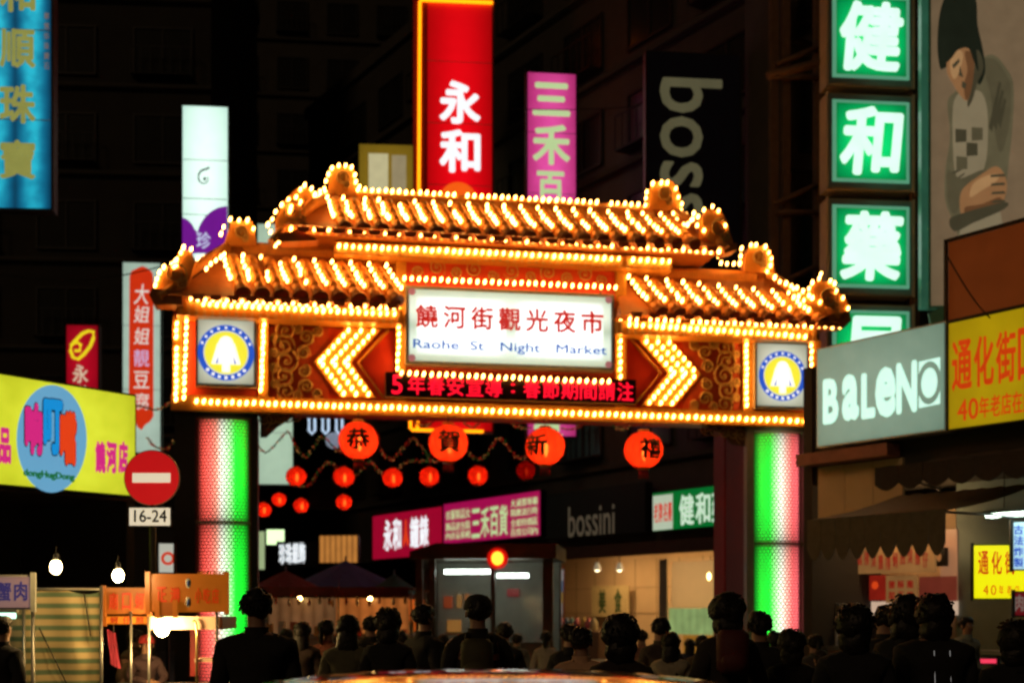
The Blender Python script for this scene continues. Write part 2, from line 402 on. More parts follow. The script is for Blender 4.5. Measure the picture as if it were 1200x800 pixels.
def chevron(tip, hi, lo, sgn, hi_px, lo_px):
    """three nested gilt bands lit with bulbs; tip, hi and lo are pixels of the outermost row"""
    tx, tz = gu(tip[0], tip[1]), gz(tip); hx, hz = gu(*hi), gz(hi); lx, lz = gu(*lo), gz(lo)
    st = .235 * sgn
    for k in range(3):
        o = k * st; w_ = .112
        b = MB()
        for (ax, az), (bx, bz) in (((tx + o, tz), (hx + o, hz)), ((lx + o, lz), (tx + o, tz))):
            b.prism([(ax - w_, az), (ax + w_, az), (bx + w_, bz), (bx - w_, bz)] if bz > az else [(ax - w_, az), (bx - w_, bz), (bx + w_, bz), (ax + w_, az)], -.09 - .004 * k, -.006)
        gate.part('chevron_band', b, GOLD)
        for (ax, az), n in (((hx + o, hz), 6), ((lx + o, lz), 6)):
            for i in range(1, n + 1):
                f = (i - .35) / n * .97
                CH_BULBS.append((tx + o + (ax - tx - o) * f, -.14, tz + (az - tz) * f))
        CH_BULBS.append((tx + o, -.14, tz))
    # red triangle inside the chevron, framed in gilt
    o = 3 * st + .02 * sgn; ex = C0 - .12 if sgn > 0 else C1 + .12
    pts = [(tx + o, tz), (lx + o, lz), (ex, lz), (ex, hz), (hx + o, hz)]
    if sgn < 0: pts = pts[::-1]
    b = MB(); b.prism(pts, -.05, -.004); gate.part('red_panel', b, TRI)
    b = MB(); b.tube([(hx + o, -.07, hz), (tx + o, -.07, tz), (lx + o, -.07, lz)], .035, 5); gate.part('panel_rim', b, GOLD)
ZHI, ZLO = Z_TOP - .2, Z_BEAM + .06
def zpy(px, z):                       # photograph row of a height on the gate
    u = gu(px); return HOR - (z - EYE) * F_PX / (GF.Y0 + GF.s * u)
chevron((375, (zpy(375, (ZHI + ZLO) / 2))), (411, zpy(411, ZHI)), (405, zpy(405, ZLO)), 1, 0, 0)
chevron((814, (zpy(814, (ZHI + ZLO) / 2))), (779, zpy(779, ZHI)), (783, zpy(783, ZLO)), -1, 0, 0)

# square emblem light boxes
WFACE = glow('emblem_white_face', (214, 222, 190), .85, edge=.45, hot=(255, 255, 235))
EBLUE = glow('emblem_blue', (40, 90, 205), .9, noise=0); EYEL = glow('emblem_yellow', (250, 240, 60), .95, noise=0); EWHT = glow('emblem_white', (255, 255, 245), 1.1, noise=0)
def emblem(pc, rpx, box, bx2):
    u0, u1 = gu(box[0]), gu(box[2]); z0 = gz((box[0], box[3]), (box[2], bx2[1])); z1 = gz((box[0], box[1]), (box[2], bx2[0]))
    b = MB(); b.box(u0, u1, -.22, -.006, z0, z1); bo = gate.part('emblem_box', b, SILV)
    b = MB(); e = .05; b.box(u0 + e, u1 - e, -.235, -.222, z0 + e, z1 - e); b.obj('emblem_face', WFACE, bo)
    cx, cz = (u0 + u1) / 2, (z0 + z1) / 2 - .02; r = rpx * GF.Y0 / F_PX
    MB().disc(cx, cz, r, -.250, -.237, 36, r * .80).obj('emblem_ring', EBLUE, bo)
    MB().disc(cx, cz, r * .76, -.247, -.238, 32).obj('emblem_disc', EYEL, bo)
    fg = MB()                                   # pale figure: dome on a spreading foot
    fg.disc(cx, cz + r * .34, r * .26, -.256, -.249, 16)
    fg.prism([(cx - r * .52, cz - r * .42), (cx + r * .52, cz - r * .42), (cx + r * .30, cz + r * .34), (cx - r * .30, cz + r * .34)], -.262, -.2565)
    fg.prism([(cx - r * .14, cz - r * .7), (cx + r * .14, cz - r * .7), (cx + r * .14, cz - r * .42), (cx - r * .14, cz - r * .42)], -.256, -.249)
    fg.obj('emblem_figure', EWHT, bo)
    for sx in (-1, 1): d = MB(); d.prism([(cx + sx * r * .33 - .02, cz - r * .40), (cx + sx * r * .33 + .02, cz - r * .40), (cx + sx * r * .26, cz - r * .12)], -.268, -.2625); d.obj('emblem_mark', EBLUE, bo)
    dots = MB()
    for k in range(9):
        a = PI * (.5 + (k - 4) * .095); dots.box(cx + math.cos(a) * r * .9 - .02, cx + math.cos(a) * r * .9 + .02, -.256, -.2505, cz + math.sin(a) * r * .9 - .02, cz + math.sin(a) * r * .9 + .02)
    for k in range(7):
        a = -PI * (.5 + (k - 3) * .085); dots.box(cx + math.cos(a) * r * .9 - .025, cx + math.cos(a) * r * .9 + .025, -.256, -.2505, cz + math.sin(a) * r * .9 - .025, cz + math.sin(a) * r * .9 + .025)
    dots.obj('emblem_lettering', EWHT, bo, kind='stuff')
emblem((265, 413), 31, (230, 373, 301, 453), (377, 457)); emblem((912, 441), 30, (880, 401, 943, 478), (405, 483))

# main sign
SX0, SX1 = gu(475, 380, -.3), gu(719, 380, -.3); SZ0 = gz((475, 429), (718, 440)); SZ1 = gz((475, 339), (718, 351))
b = MB(); b.box(SX0, SX1, -.36, -.103, SZ0, SZ1); sgn = gate.part('main_sign', b, SILV)
b = MB(); e = .07; b.box(SX0 + e, SX1 - e, -.375, -.362, SZ0 + e, SZ1 - e)
b.obj('sign_face', glow('main_sign_face', (216, 238, 208), 1.3, edge=.25, tubes=2, tamp=.35, axis=2, hot=(248, 255, 240)), sgn)
for k in range(2):
    xa = SX0 + e + .14 + k * (SX1 - SX0) * .47; xb = xa + (SX1 - SX0) * .47 - .2
    b = MB(); b.box(xa, xb, -.386, -.377, SZ0 + .20, SZ1 - .20)
    b.obj('sign_light_panel', glow('main_sign_tube_glow', (240, 255, 242), 1.9, edge=.35, hot=(255, 255, 255), tubes=3, tamp=.18, axis=2), sgn)
TR = glow('sign_red_lettering', (214, 30, 14), .8, noise=0); TB = glow('sign_blue_lettering', (25, 95, 190), .8, noise=0)
GL = 1.0
htext(gate, '饒河街觀光夜市', TR, (484, 370), (710, 378.5), 27, -.38, -.39, .026, .82, parent=sgn)
word(gate, 'Raohe  St   Night   Market', TB, (484, 397), (711, 419), -.38, -.39, .012, parent=sgn)
b = MB(); 
for cx, cz in ((SX0 + .12, SZ0 + .12), (SX1 - .12, SZ0 + .12), (SX0 + .12, SZ1 - .12), (SX1 - .12, SZ1 - .12)): b.disc(cx, cz, .07, -.381, -.376, 10)
b.obj('corner_print', glow('sign_corner_pink', (190, 120, 120), .6, noise=0), sgn)
for px in (497, 560, 625, 700):
    b = MB(); x = gu(px); b.cyl((x, -.2, SZ1 + .02), (x, -.42, SZ1 + .06), .015, 6); b.obj('bracket', STEEL, sgn)
# moving-text display
DX0, DX1 = gu(450), gu(739); DZ0 = gz((450, 468), (738, 477)); DZ1 = gz((450, 439.5), (738, 449.5))
b = MB(); b.box(DX0, DX1, -.40, -.165, DZ0, DZ1); dsp = gate.part('text_display', b, mat('display_black', (.02, .004, .004), .4, 0, .1, 5, 0))
LEDR = glow('led_red', (255, 16, 44), 1.9, noise=0)
DH = DZ1 - DZ0
chars = '5年春安宣導：春節期間請注'
for i, ch in enumerate(chars):
    x0 = DX0 + .03 + (DX1 - DX0 - .06) * i / len(chars); cw = (DX1 - DX0 - .06) / len(chars)
    o = put(gate, ch, LEDR, x0 + cw / 2, (DZ0 + DZ1) / 2, cw * (.88 if ch not in '：5' else (.2 if ch == '：' else .55)), DH * (.78 if ch != '：' else .4), -.402, .008, parent=dsp, th=.006)
b = MB()
for k in range(14): z = DZ0 + DH * (k + .5) / 14; b.box(DX0 + .01, DX1 - .01, -.4145, -.4095, z - .0025, z + .0025)
b.obj('display_grid', MC['display_black'], dsp)

# frieze with scrolls above the sign
FZ0, FZ1 = gz((470, 333), (722, 343)), gz((470, 302), (722, 312))
b = MB(); b.box(C0 + .12, C1 - .12, -.125, -.103, FZ0, FZ1); fr = gate.part('frieze', b, mat('frieze_red', (.62, .06, .02), .5, 0, .15, 6))
n = 11
for i in range(n):
    x = C0 + .35 + (C1 - C0 - .7) * i / (n - 1); m_ = 1 if i < n / 2 else -1
    scroll(fr, x, (FZ0 + FZ1) / 2 + (.05 if i % 2 else -.05), .15 if i % 2 else .11, m_ * (1 if i % 2 else -1), -.15, a=i * .9, thick=.02)

# ---- roofs
EAVE_STR = []           # all remaining bulbs (roof outlines), too many and too small to pick apart
def row(px0, py0, px1, py1, n, dy, out=None, jitter=.008):
    L_ = out if out is not None else EAVE_STR
    for i in range(n):
        f = i / (n - 1); u, z = GF.uz(px0 + (px1 - px0) * f, py0 + (py1 - py0) * f, dy)
        L_.append((u + random.uniform(-jitter, jitter), dy, z + random.uniform(-jitter, jitter)))
def roof(name, ridge, eave, y_r, y_e, strips, rows_, soffit, back=True):
    """ridge / eave: ((px,py),(px,py)) seen on the planes y_r and y_e; strips: list of (top pixel, bottom pixel)"""
    (ra, rb), (ea, eb) = ridge, eave
    zr = (GF.uz(*ra, y_r)[1] + GF.uz(*rb, y_r)[1]) / 2; ze = (GF.uz(*ea, y_e)[1] + GF.uz(*eb, y_e)[1]) / 2
    ur0, ur1 = GF.uz(*ra, y_r)[0], GF.uz(*rb, y_r)[0]; ue0, ue1 = GF.uz(*ea, y_e)[0], GF.uz(*eb, y_e)[0]
    e = MB()
    def P(f, g, lift=0.0):                   # f along, g down the slope; slightly concave
        u = (ur0 + (ur1 - ur0) * f) * (1 - g) + (ue0 + (ue1 - ue0) * f) * g
        y = y_r + (y_e - y_r) * g; z = zr + (ze - zr) * g - .10 * math.sin(PI * g) + lift
        return (u, y, z)
    NX, NG = 12, 4
    vs = [P(i / NX, j / NG) for j in range(NG + 1) for i in range(NX + 1)]
    yb = 2 * y_r + 1.0                         # back slope mirrored about the ridge
    vs += [(x, 2 * (y_r + .0) - y + .3, z) for x, y, z in vs]
    k = (NX + 1) * (NG + 1); fs = []
    for j in range(NG):
        for i in range(NX):
            a = j * (NX + 1) + i; fs.append((a + NX + 1, a + NX + 2, a + 1, a)); fs.append((k + a, k + a + 1, k + a + NX + 2, k + a + NX + 1))
    for i in range(NX): fs.append((i, i + 1, k + i + 1, k + i)); c = NG * (NX + 1); fs.append((c + i + 1, c + i, k + c + i, k + c + i + 1))
    for i in (0, NX):
        for j in range(NG): a = j * (NX + 1) + i; q = (a, a + NX + 1, k + a + NX + 1, k + a); fs.append(q if i == 0 else q[::-1])
    e.add(vs, fs); rf = e.obj(name, TILED, gate.e)
    # pan tile rows between, cover tile rows and round end tiles
    return rf, zr, ze, (ur0, ur1, ue0, ue1)
tile_me = {}
def cover_row(rf, a, b2, r=.085):
    """half-round cover tiles running down the slope from a to b2, in overlapping lengths"""
    a, b2 = Vector(a), Vector(b2); m = MB(); n = 4
    for i in range(n):
        p = a.lerp(b2, i / n); q = a.lerp(b2, (i + 1.06) / n)
        m.cyl(p, q, r * .92, 8, r)
    m.obj('tile_row', TILE, rf)
    m = MB(); d = (b2 - a).normalized(); m.cyl(b2 + d * .002, b2 + d * .05, r * 1.25, 10); m.obj('end_tile', TILED, rf)
def strips(rf, tops, bots, y_t, y_b, n, nb, skip_last=False):
    """n rows of cover tiles with a string of bulbs in the pan beside each"""
    info = []
    for i in range(n):
        f = i / (n - 1)
        tp = (tops[0][0] + (tops[1][0] - tops[0][0]) * f, tops[0][1] + (tops[1][1] - tops[0][1]) * f)
        bt = (bots[0][0] + (bots[1][0] - bots[0][0]) * f, bots[0][1] + (bots[1][1] - bots[0][1]) * f)
        u0, z0 = GF.uz(*tp, y_t); u1, z1 = GF.uz(*bt, y_b)
        a = Vector((u0, y_t, z0)); c = Vector((u1, y_b, z1)); sag = .035
        sk = random.choice([0, 0, 0, 0, 1, -1])
        for k in range(nb):
            g = k / (nb - 1); p = a.lerp(c, g); p.z -= sag * math.sin(PI * g); p.x += random.uniform(-.012, .012) + (.03 * sk if k % 3 == 0 else 0)
            EAVE_STR.append(tuple(p))
        info.append((a, c))
    st = (info[1][0] - info[0][0]) * .5
    for a, c in (info[:-1] if skip_last else info):
        d = (c - a); cover_row(rf, a + st + Vector((0, .12, -.07)) - d * .12, c + st + Vector((0, .08, -.08)) + d * .36, .125)
    return info
def drip(rf, a, b2, y, n):
    """orange drip tiles hanging between the end tiles"""
    for i in range(n):
        f = (i + .5) / n; x, z = GF.uz(a[0] + (b2[0] - a[0]) * f, a[1] + (b2[1] - a[1]) * f, y); w_ = .125
        m = MB(); m.prism([(x - w_, z + .03), (x - w_ * .7, z - .07), (x + w_ * .7, z - .07), (x + w_, z + .03)], y - .02, y + .01); m.obj('drip_tile', DRIP, rf)
DRIP = mat('vermilion_drip_tile', (.62, .12, .03), .4, 0, .2, 9)
def soffit(name, a, b2, hgt, y0, y1, mm=None):
    x0, z0 = GF.uz(*a, y0); x1, z1 = GF.uz(*b2, y0); z = (z0 + z1) / 2
    m = MB(); m.box(x0, x1, y0, y1, z - hgt, z); o = gate.part(name, m, mm or GOLD); 
    nn = int((x1 - x0) / .14)
    q = MB()
    for i in range(nn): x = x0 + (x1 - x0) * (i + .5) / nn; q.box(x - .025, x + .025, y0 - .03, y0 - .002, z - hgt, z - .02)
    q.obj('bracket_row', ORN, o, kind='stuff'); return o
# lower left roof
rl, *_ = roof('roof', ((268, 283), (470, 299)), ((196, 346), (470, 357)), .35, -.75, None, None, None)
strips(rl, ((262, 298), (453, 311)), ((270, 325), (471, 337)), -.25, -.6, 10, 6, True)
drip(rl, (222, 346), (470, 357.5), -.77, 12)
row(224, 350, 462, 361, 29, -.62); row(238, 356, 462, 368, 28, -.55)
soffit('eave_board', (207, 352), (472, 364), .26, -.5, .0)
# lower right roof
rr, *_ = roof('roof', ((722, 313), (903, 323)), ((727, 367), (984, 379)), .35, -.75, None, None, None)
strips(rr, ((737, 324), (926, 343)), ((757, 349), (947, 363)), -.25, -.6, 10, 6)
drip(rr, (736, 367), (960, 378), -.77, 11)
row(738, 374, 984, 383, 31, -.62); row(738, 380, 944, 394, 27, -.55)
soffit('eave_board', (724, 373), (957, 387), .26, -.5, .0)
# top roof
rt, *_ = roof('roof', ((392, 228), (795, 249)), ((332, 262), (848, 290)), .55, -.75, None, None, None)
strips(rt, ((384, 231), (774, 251)), ((391, 252), (796, 272)), -.2, -.58, 20, 6)
drip(rt, (345, 267), (845, 291), -.77, 24)
row(352, 267, 842, 295, 60, -.62); row(397, 288, 784, 306, 47, -.5)
row(420, 222, 756, 240, 43, .35)
soffit('eave_board', (392, 284), (788, 301), .24, -.42, .9)
soffit('under_eave_board', (345, 272), (838, 293), .07, -.55, .9, TILED)
b = MB(); x0, x1 = gu(395, 300), gu(785, 300); z = gz((395, 300), (785, 316)); b.box(C0 - .02, C1 + .02, -.02, 1.0, ZC + .003, z + .1); gate.part('neck_block', b, DRED)
# ridges
def ridge(a, b2, y, r=.10):
    p0, p1 = GF.uz(*a, y), GF.uz(*b2, y); m = MB(); m.box(p0[0], p1[0], y - .09, y + .09, (p0[1] + p1[1]) / 2 - .3, (p0[1] + p1[1]) / 2)
    z = (p0[1] + p1[1]) / 2; m.cyl((p0[0], y, z), (p1[0], y, z), .11, 10); gate.part('ridge', m, TILE)
ridge((405, 229), (765, 247), .45); ridge((285, 287), (470, 302), .3); ridge((722, 316), (885, 325), .3)
# ridge-end ornaments: carved blocks outlined with bulbs
def dorn(pxs, y, m=None):
    """carved ornament whose outline passes the given pixels; returns outline in gate coordinates"""
    pts = [GF.uz(px, py, y) for px, py in pxs]
    ar = sum(pts[i][0] * pts[(i + 1) % len(pts)][1] - pts[(i + 1) % len(pts)][0] * pts[i][1] for i in range(len(pts)))
    if ar < 0: pts = pts[::-1]
    b = MB(); b.prism(pts, y - .14, y + .14); o = gate.part('roof_ornament', b, TILE)
    cx = sum(p[0] for p in pts) / len(pts); cz = sum(p[1] for p in pts) / len(pts); s = min(max(p[0] for p in pts) - cx, max(p[1] for p in pts) - cz)
    scroll(o, cx, cz, s * .55, 1, y - .17, a=1.0, thick=.03); scroll(o, cx + s * .3, cz - s * .5, s * .3, -1, y - .17, a=2.0, thick=.025)
    return o
dorn([(384, 232), (386, 205), (392, 198), (412, 198), (416, 206), (417, 232)], .4)
dorn([(759, 247), (758, 226), (764, 216), (786, 215), (794, 228), (797, 250)], .4)
dorn([(262, 290), (268, 272), (272, 262), (296, 262), (299, 275), (301, 290)], .3)
dorn([(870, 320), (870, 302), (876, 291), (896, 290), (903, 303), (904, 322)], .3)
# hip ridges running down to the corners and the upturned dragon corners
def hip(pxs, ys, r=.10):
    m = MB(); pp = []
    for (px, py), y in zip(pxs, ys): u, z = GF.uz(px, py, y); pp.append((u, y, z))
    m.tube(pp, r, 8, .8); return gate.part('hip_ridge', m, TILE)
hip([(388, 228), (368, 240), (348, 256), (330, 270), (318, 284)], [.3, .0, -.3, -.55, -.7])
hip([(790, 248), (808, 258), (826, 270), (842, 284), (852, 292)], [.3, .0, -.3, -.55, -.7])
hip([(266, 290), (245, 302), (222, 320), (202, 338), (186, 348)], [.2, -.1, -.35, -.55, -.7])
hip([(900, 322), (925, 336), (948, 350), (970, 364), (986, 372)], [.2, -.1, -.35, -.55, -.7])
dorn([(324, 284), (322, 262), (332, 240), (345, 225), (357, 221), (368, 228), (352, 246), (346, 268), (352, 284)], -.45)
dorn([(822, 280), (820, 258), (826, 248), (842, 250), (850, 262), (853, 276), (858, 292), (846, 298)], -.45)
dorn([(184, 352), (182, 338), (190, 322), (203, 312), (212, 296), (224, 296), (230, 308), (222, 332), (218, 356)], -.45)
dorn([(938, 356), (948, 340), (955, 330), (972, 333), (980, 345), (990, 356), (992, 376), (966, 380)], -.45)
# lower end pieces under the corners
for pxs in ([(176, 348), (180, 340), (215, 346), (215, 360), (182, 360)], [(957, 374), (990, 366), (993, 378), (985, 386), (957, 384)], [(318, 280), (350, 272), (372, 285), (330, 287)], [(838, 290), (860, 288), (860, 296), (846, 300)]):
    pts = [GF.uz(px, py, -.5) for px, py in pxs]; 
    ar = sum(pts[i][0] * pts[(i + 1) % len(pts)][1] - pts[(i + 1) % len(pts)][0] * pts[i][1] for i in range(len(pts)))
    if ar < 0: pts = pts[::-1]
    b = MB(); b.prism(pts, -.7, -.3); gate.part('corner_bracket', b, TILED)
def outline(pxs, y):
    for px, py in pxs: u, z = GF.uz(px, py, y); EAVE_STR.append((u, y, z))
outline([(375, 229), (380, 221), (382, 212), (385, 204), (389, 197), (397, 194), (405, 194), (412, 196), (416, 205), (417, 213), (421, 219), (372, 232), (381, 226)], .2)
outline([(757, 232), (758, 225), (765, 215), (775, 214), (782, 214), (792, 221), (795, 231), (799, 239), (798, 247), (804, 252), (794, 255), (802, 262), (789, 250)], .2)
outline([(262, 290), (256, 293), (250, 296), (244, 299), (238, 302), (232, 304), (259, 274), (262, 266), (270, 257), (280, 258), (290, 258), (297, 268), (260, 283)], .1)
outline([(867, 308), (868, 300), (869, 291), (880, 287), (886, 287), (897, 289), (901, 296), (904, 303), (903, 311), (899, 318), (842, 300), (845, 308), (852, 309), (860, 309), (867, 309)], .1)
outline([(317, 272), (314, 263), (319, 257), (323, 248), (330, 240), (338, 234), (329, 260), (326, 271), (340, 254), (341, 243), (347, 231), (352, 222), (357, 217), (365, 221), (369, 228), (375, 224), (352, 237), (341, 268), (327, 283), (331, 282), (323, 287), (340, 247)], -.62)
outline([(813, 250), (818, 254), (810, 258), (817, 264), (825, 270), (806, 263), (825, 246), (835, 242), (842, 247), (848, 255), (850, 264), (843, 295), (812, 257)], -.62)
outline([(182, 334), (184, 327), (187, 319), (192, 313), (204, 312), (201, 310), (207, 304), (207, 310), (212, 296), (215, 290), (224, 292), (227, 297), (247, 309), (242, 315), (253, 305), (259, 301), (205, 306)], -.62)
outline([(908, 325), (914, 330), (921, 332), (927, 335), (934, 337), (941, 341), (948, 338), (952, 331), (960, 326), (962, 321), (973, 329), (978, 332), (980, 341), (988, 349), (930, 338), (936, 347), (942, 352), (952, 349), (961, 354), (994, 361), (972, 381), (990, 377), (948, 346)], -.62)

# individual bulbs
FB = []
row(230, 470, 951, 493, 86, -.20, FB); 
row(474, 326, 722, 336.5, 30, -.42, FB); row(471, 437, 714, 447, 29, -.48, FB)
row(469, 351, 466, 431, 11, -.25, FB); row(727, 357, 727, 441, 11, -.25, FB)
row(207, 379, 206, 468, 13, -.17, FB); row(219, 352, 216, 465, 15, -.17, FB); row(309.5, 374, 306, 456, 13, -.17, FB)
row(875, 397, 875, 474, 12, -.17, FB); row(951, 397, 951, 488, 13, -.17, FB)
FB += CH_BULBS
TILT = R(16)
def bulb_mb(c, mb, s=1.0): mb.ball(c, (.0255 * s, .0255 * s, .050 * s), 6, 5, TILT)
m0 = MB(); bulb_mb((0, 0, 0), m0); bulb_me = m0.mesh('light_bulb', BULB)
FB = [p for p in FB if random.random() > .01]
for p in FB[:300]: link('light_bulb', bulb_me, gate.e, p)
m1 = MB()
for p in EAVE_STR + FB[300:]:
    if random.random() > .03: bulb_mb(p, m1, random.uniform(.84, 1.12))
m1.obj('light_bulbs', BULB, gate.e, kind='stuff')

# columns with coloured perforated lamps
PERF = mat('perforated_steel', (.30, .30, .28), .4, .6, .15, 20, 0)
def led_mat(name, cols):
    if name in MC: return MC[name]
    m = bpy.data.materials.new(name); m.use_nodes = True; MC[name] = m
    n = m.node_tree.nodes; l = m.node_tree.links; p = n['Principled BSDF']
    tc = n.new('ShaderNodeTexCoord'); sp = n.new('ShaderNodeSeparateXYZ'); l.new(tc.outputs['Generated'], sp.inputs[0])
    rp = n.new('ShaderNodeValToRGB'); rp.color_ramp.interpolation = 'LINEAR'; e = rp.color_ramp.elements
    for i, (pos, c) in enumerate(cols):
        q = e[i] if i < 2 else e.new(pos)
        q.position = pos; q.color = lin(c) + (1,)
    l.new(sp.outputs[0], rp.inputs[0]); l.new(rp.outputs[0], p.inputs['Emission Color'])
    q1 = n.new('ShaderNodeMath'); q1.operation = 'MULTIPLY'; q1.inputs[1].default_value = PI; l.new(sp.outputs[2], q1.inputs[0])
    q2 = n.new('ShaderNodeMath'); q2.operation = 'SINE'; l.new(q1.outputs[0], q2.inputs[0]); q3 = n.new('ShaderNodeMath'); q3.operation = 'POWER'; q3.inputs[1].default_value = .35; l.new(q2.outputs[0], q3.inputs[0])
    q4 = n.new('ShaderNodeMath'); q4.operation = 'MULTIPLY_ADD'; q4.inputs[1].default_value = 2.7; q4.inputs[2].default_value = .1; l.new(q3.outputs[0], q4.inputs[0]); l.new(q4.outputs[0], p.inputs['Emission Strength'])
    p.inputs['Base Color'].default_value = (.3, .3, .3, 1); return m
def column(pxa, pxb, cols, nm, seg):
    """box column faced with a bowed perforated sheet over red, white and green lamp tubes"""
    u0, u1 = gu(pxa[0], 600), gu(pxb[0], 600)
    b = MB(); b.box(u0, u1, .12, 1.2, 0, Z_BOT - .03); c = gate.part('column', b, DRED, label=nm)
    la, lb = gu(pxa[1], 600, -.1), gu(pxb[1], 600, -.1)
    zt = Z_BOT - .12; cx = (la + lb) / 2; hw = (lb - la) / 2
    f = MB()
    for x0, x1 in ((u0, la - .005), (lb + .005, u1)): f.box(x0, x1, -.06, .117, .1, Z_BOT - .03)
    f.box(la, lb, -.06, .115, zt, Z_BOT - .03); f.box(u0 - .1, u1 + .1, -.25, .117, 0, .098)
    f.obj('column_frame', SILV if pxa[0] > 600 else DARKM, c)
    def arc(f_, r): a = PI * (1.0 - f_) ; return (cx + math.cos(a) * hw * r, .10 - math.sin(a) * .30 * r)
    ztops = [seg[0]] + [s for s in seg[1:]]
    for k in range(len(seg) - 1):                      # stacked lamp diffusers
        za, zb = seg[k + 1] + .03, seg[k] - .03; m = MB(); N = 24
        vs = []; fs = []
        for i in range(N + 1):
            x, y = arc(i / N, .90); vs += [(x, y, za), (x, y, zb)]
        fs = [(2 * i, 2 * i + 2, 2 * i + 3, 2 * i + 1) for i in range(N)]
        m.add(vs, fs, True); m.obj('lamp_tube', led_mat('lamp_' + nm.split()[0], cols), c)
    m = MB(); NX = 18; dzh = .062; NZ = int((zt - .1) / dzh)      # the sheet itself with real holes
    for j in range(NZ):
        z = .1 + (j + .5) * dzh; sh = .5 * (j % 2)
        for i in range(NX):
            fa, fb = (i + sh) / (NX + .5), (i + 1 + sh) / (NX + .5)
            if z < 1.7 and i % 2: pass
            x0, y0 = arc(fa, 1); x1, y1 = arc(fb, 1); z0_, z1_ = z - dzh / 2, z + dzh / 2
            o = [(x0, y0, z0_), (x1, y1, z0_), (x1, y1, z1_), (x0, y0, z1_)]
            k_ = .055; xm, ym = (x0 + x1) / 2, (y0 + y1) / 2
            inn = [(xm + (x1 - x0) * .5 * q * (1 - k_ * 1.2), ym + (y1 - y0) * .5 * q * (1 - k_ * 1.2), z + dzh * .5 * p_ * (1 - k_ * 1.2)) for q, p_ in ((-1, 0), (0, -1), (1, 0), (0, 1))]
            # diamond hole
            m.add(o + inn, [(0, 1, 5), (0, 5, 4), (1, 2, 6), (1, 6, 5), (2, 3, 7), (2, 7, 6), (3, 0, 4), (3, 4, 7)])
    m.obj('perforated_sheet', PERF, c, kind='stuff')
    m = MB()
    for zz in seg[1:-1]: m.box(la, lb, -.10, .05, zz - .025, zz + .025)
    m.obj('joint_band', STEEL, c)
    return c
rw = [(0.0, (70, 18, 16)), (.10, (215, 70, 60)), (.24, (255, 104, 92)), (.36, (252, 150, 124)), (.48, (240, 246, 222)), (.60, (190, 252, 176)), (.74, (30, 252, 60)), (.90, (8, 235, 44)), (1.0, (0, 90, 20))]
rw2 = [(0.0, (0, 90, 20)), (.08, (20, 225, 50)), (.26, (20, 252, 60)), (.38, (170, 252, 156)), (.50, (244, 246, 222)), (.62, (252, 180, 160)), (.76, (255, 104, 104)), (.90, (240, 100, 104)), (1.0, (80, 24, 34))]
z1c, z2c = gz((260, 612)), gz((915, 637))
column((205, 229), (302, 294), rw, 'left column lit red, white and green', [Z_BOT - .14, z1c, .15])
column((874, 885), (955, 943), rw2, 'right column lit green, white and red', [Z_BOT - .14, z2c, .15])
# back legs
b = MB(); u0, z_ = GF.uz(849, 600, 1.3); u1, _ = GF.uz(880, 600, 1.3); b.box(u0, u1, 1.31, 2.0, 0, 6.1); gate.part('rear_post', b, mat('maroon_post', (.42, .02, .018), .5, 0, .2, 4))
b = MB(); u0, z_ = GF.uz(206, 600, 1.3); u1, _ = GF.uz(296, 600, 1.3); b.box(u0, u1, 1.31, 2.0, 0, 6.1); gate.part('rear_post', b, MC['maroon_post'])
b = MB(); b.box(UL + .1, UR - .1, 1.32, 2.0, 6.103, 6.9); gate.part('rear_beam', b, DRED)
# carved spandrels under the beam
for pts, mir in (([(305, 481), (352, 481), (338, 492), (325, 500), (312, 512), (305, 512)], 1), ([(822, 497), (873, 499), (873, 522), (858, 520), (846, 506), (832, 502)], -1)):
    pp = [GF.uz(px, py, .05) for px, py in pts][::-1]
    b = MB(); b.prism(pp, .05, .12); o = gate.part('carved_bracket', b, mat('dark_carving', (.14, .07, .03), .6, 0, .3, 14))
    xs = [p[0] for p in pp]; zc = max(p[1] for p in pp)
    for k in range(5):
        f = k / 4; x = (min(xs) + .08 + f * (max(xs) - min(xs) - .16)) if mir > 0 else (max(xs) - .08 - f * (max(xs) - min(xs) - .16)); scroll(o, x, zc - .10 - (1 - f) * .10, .10 + .03 * (1 - f), mir, .03, a=k * 1.3, thick=.018)

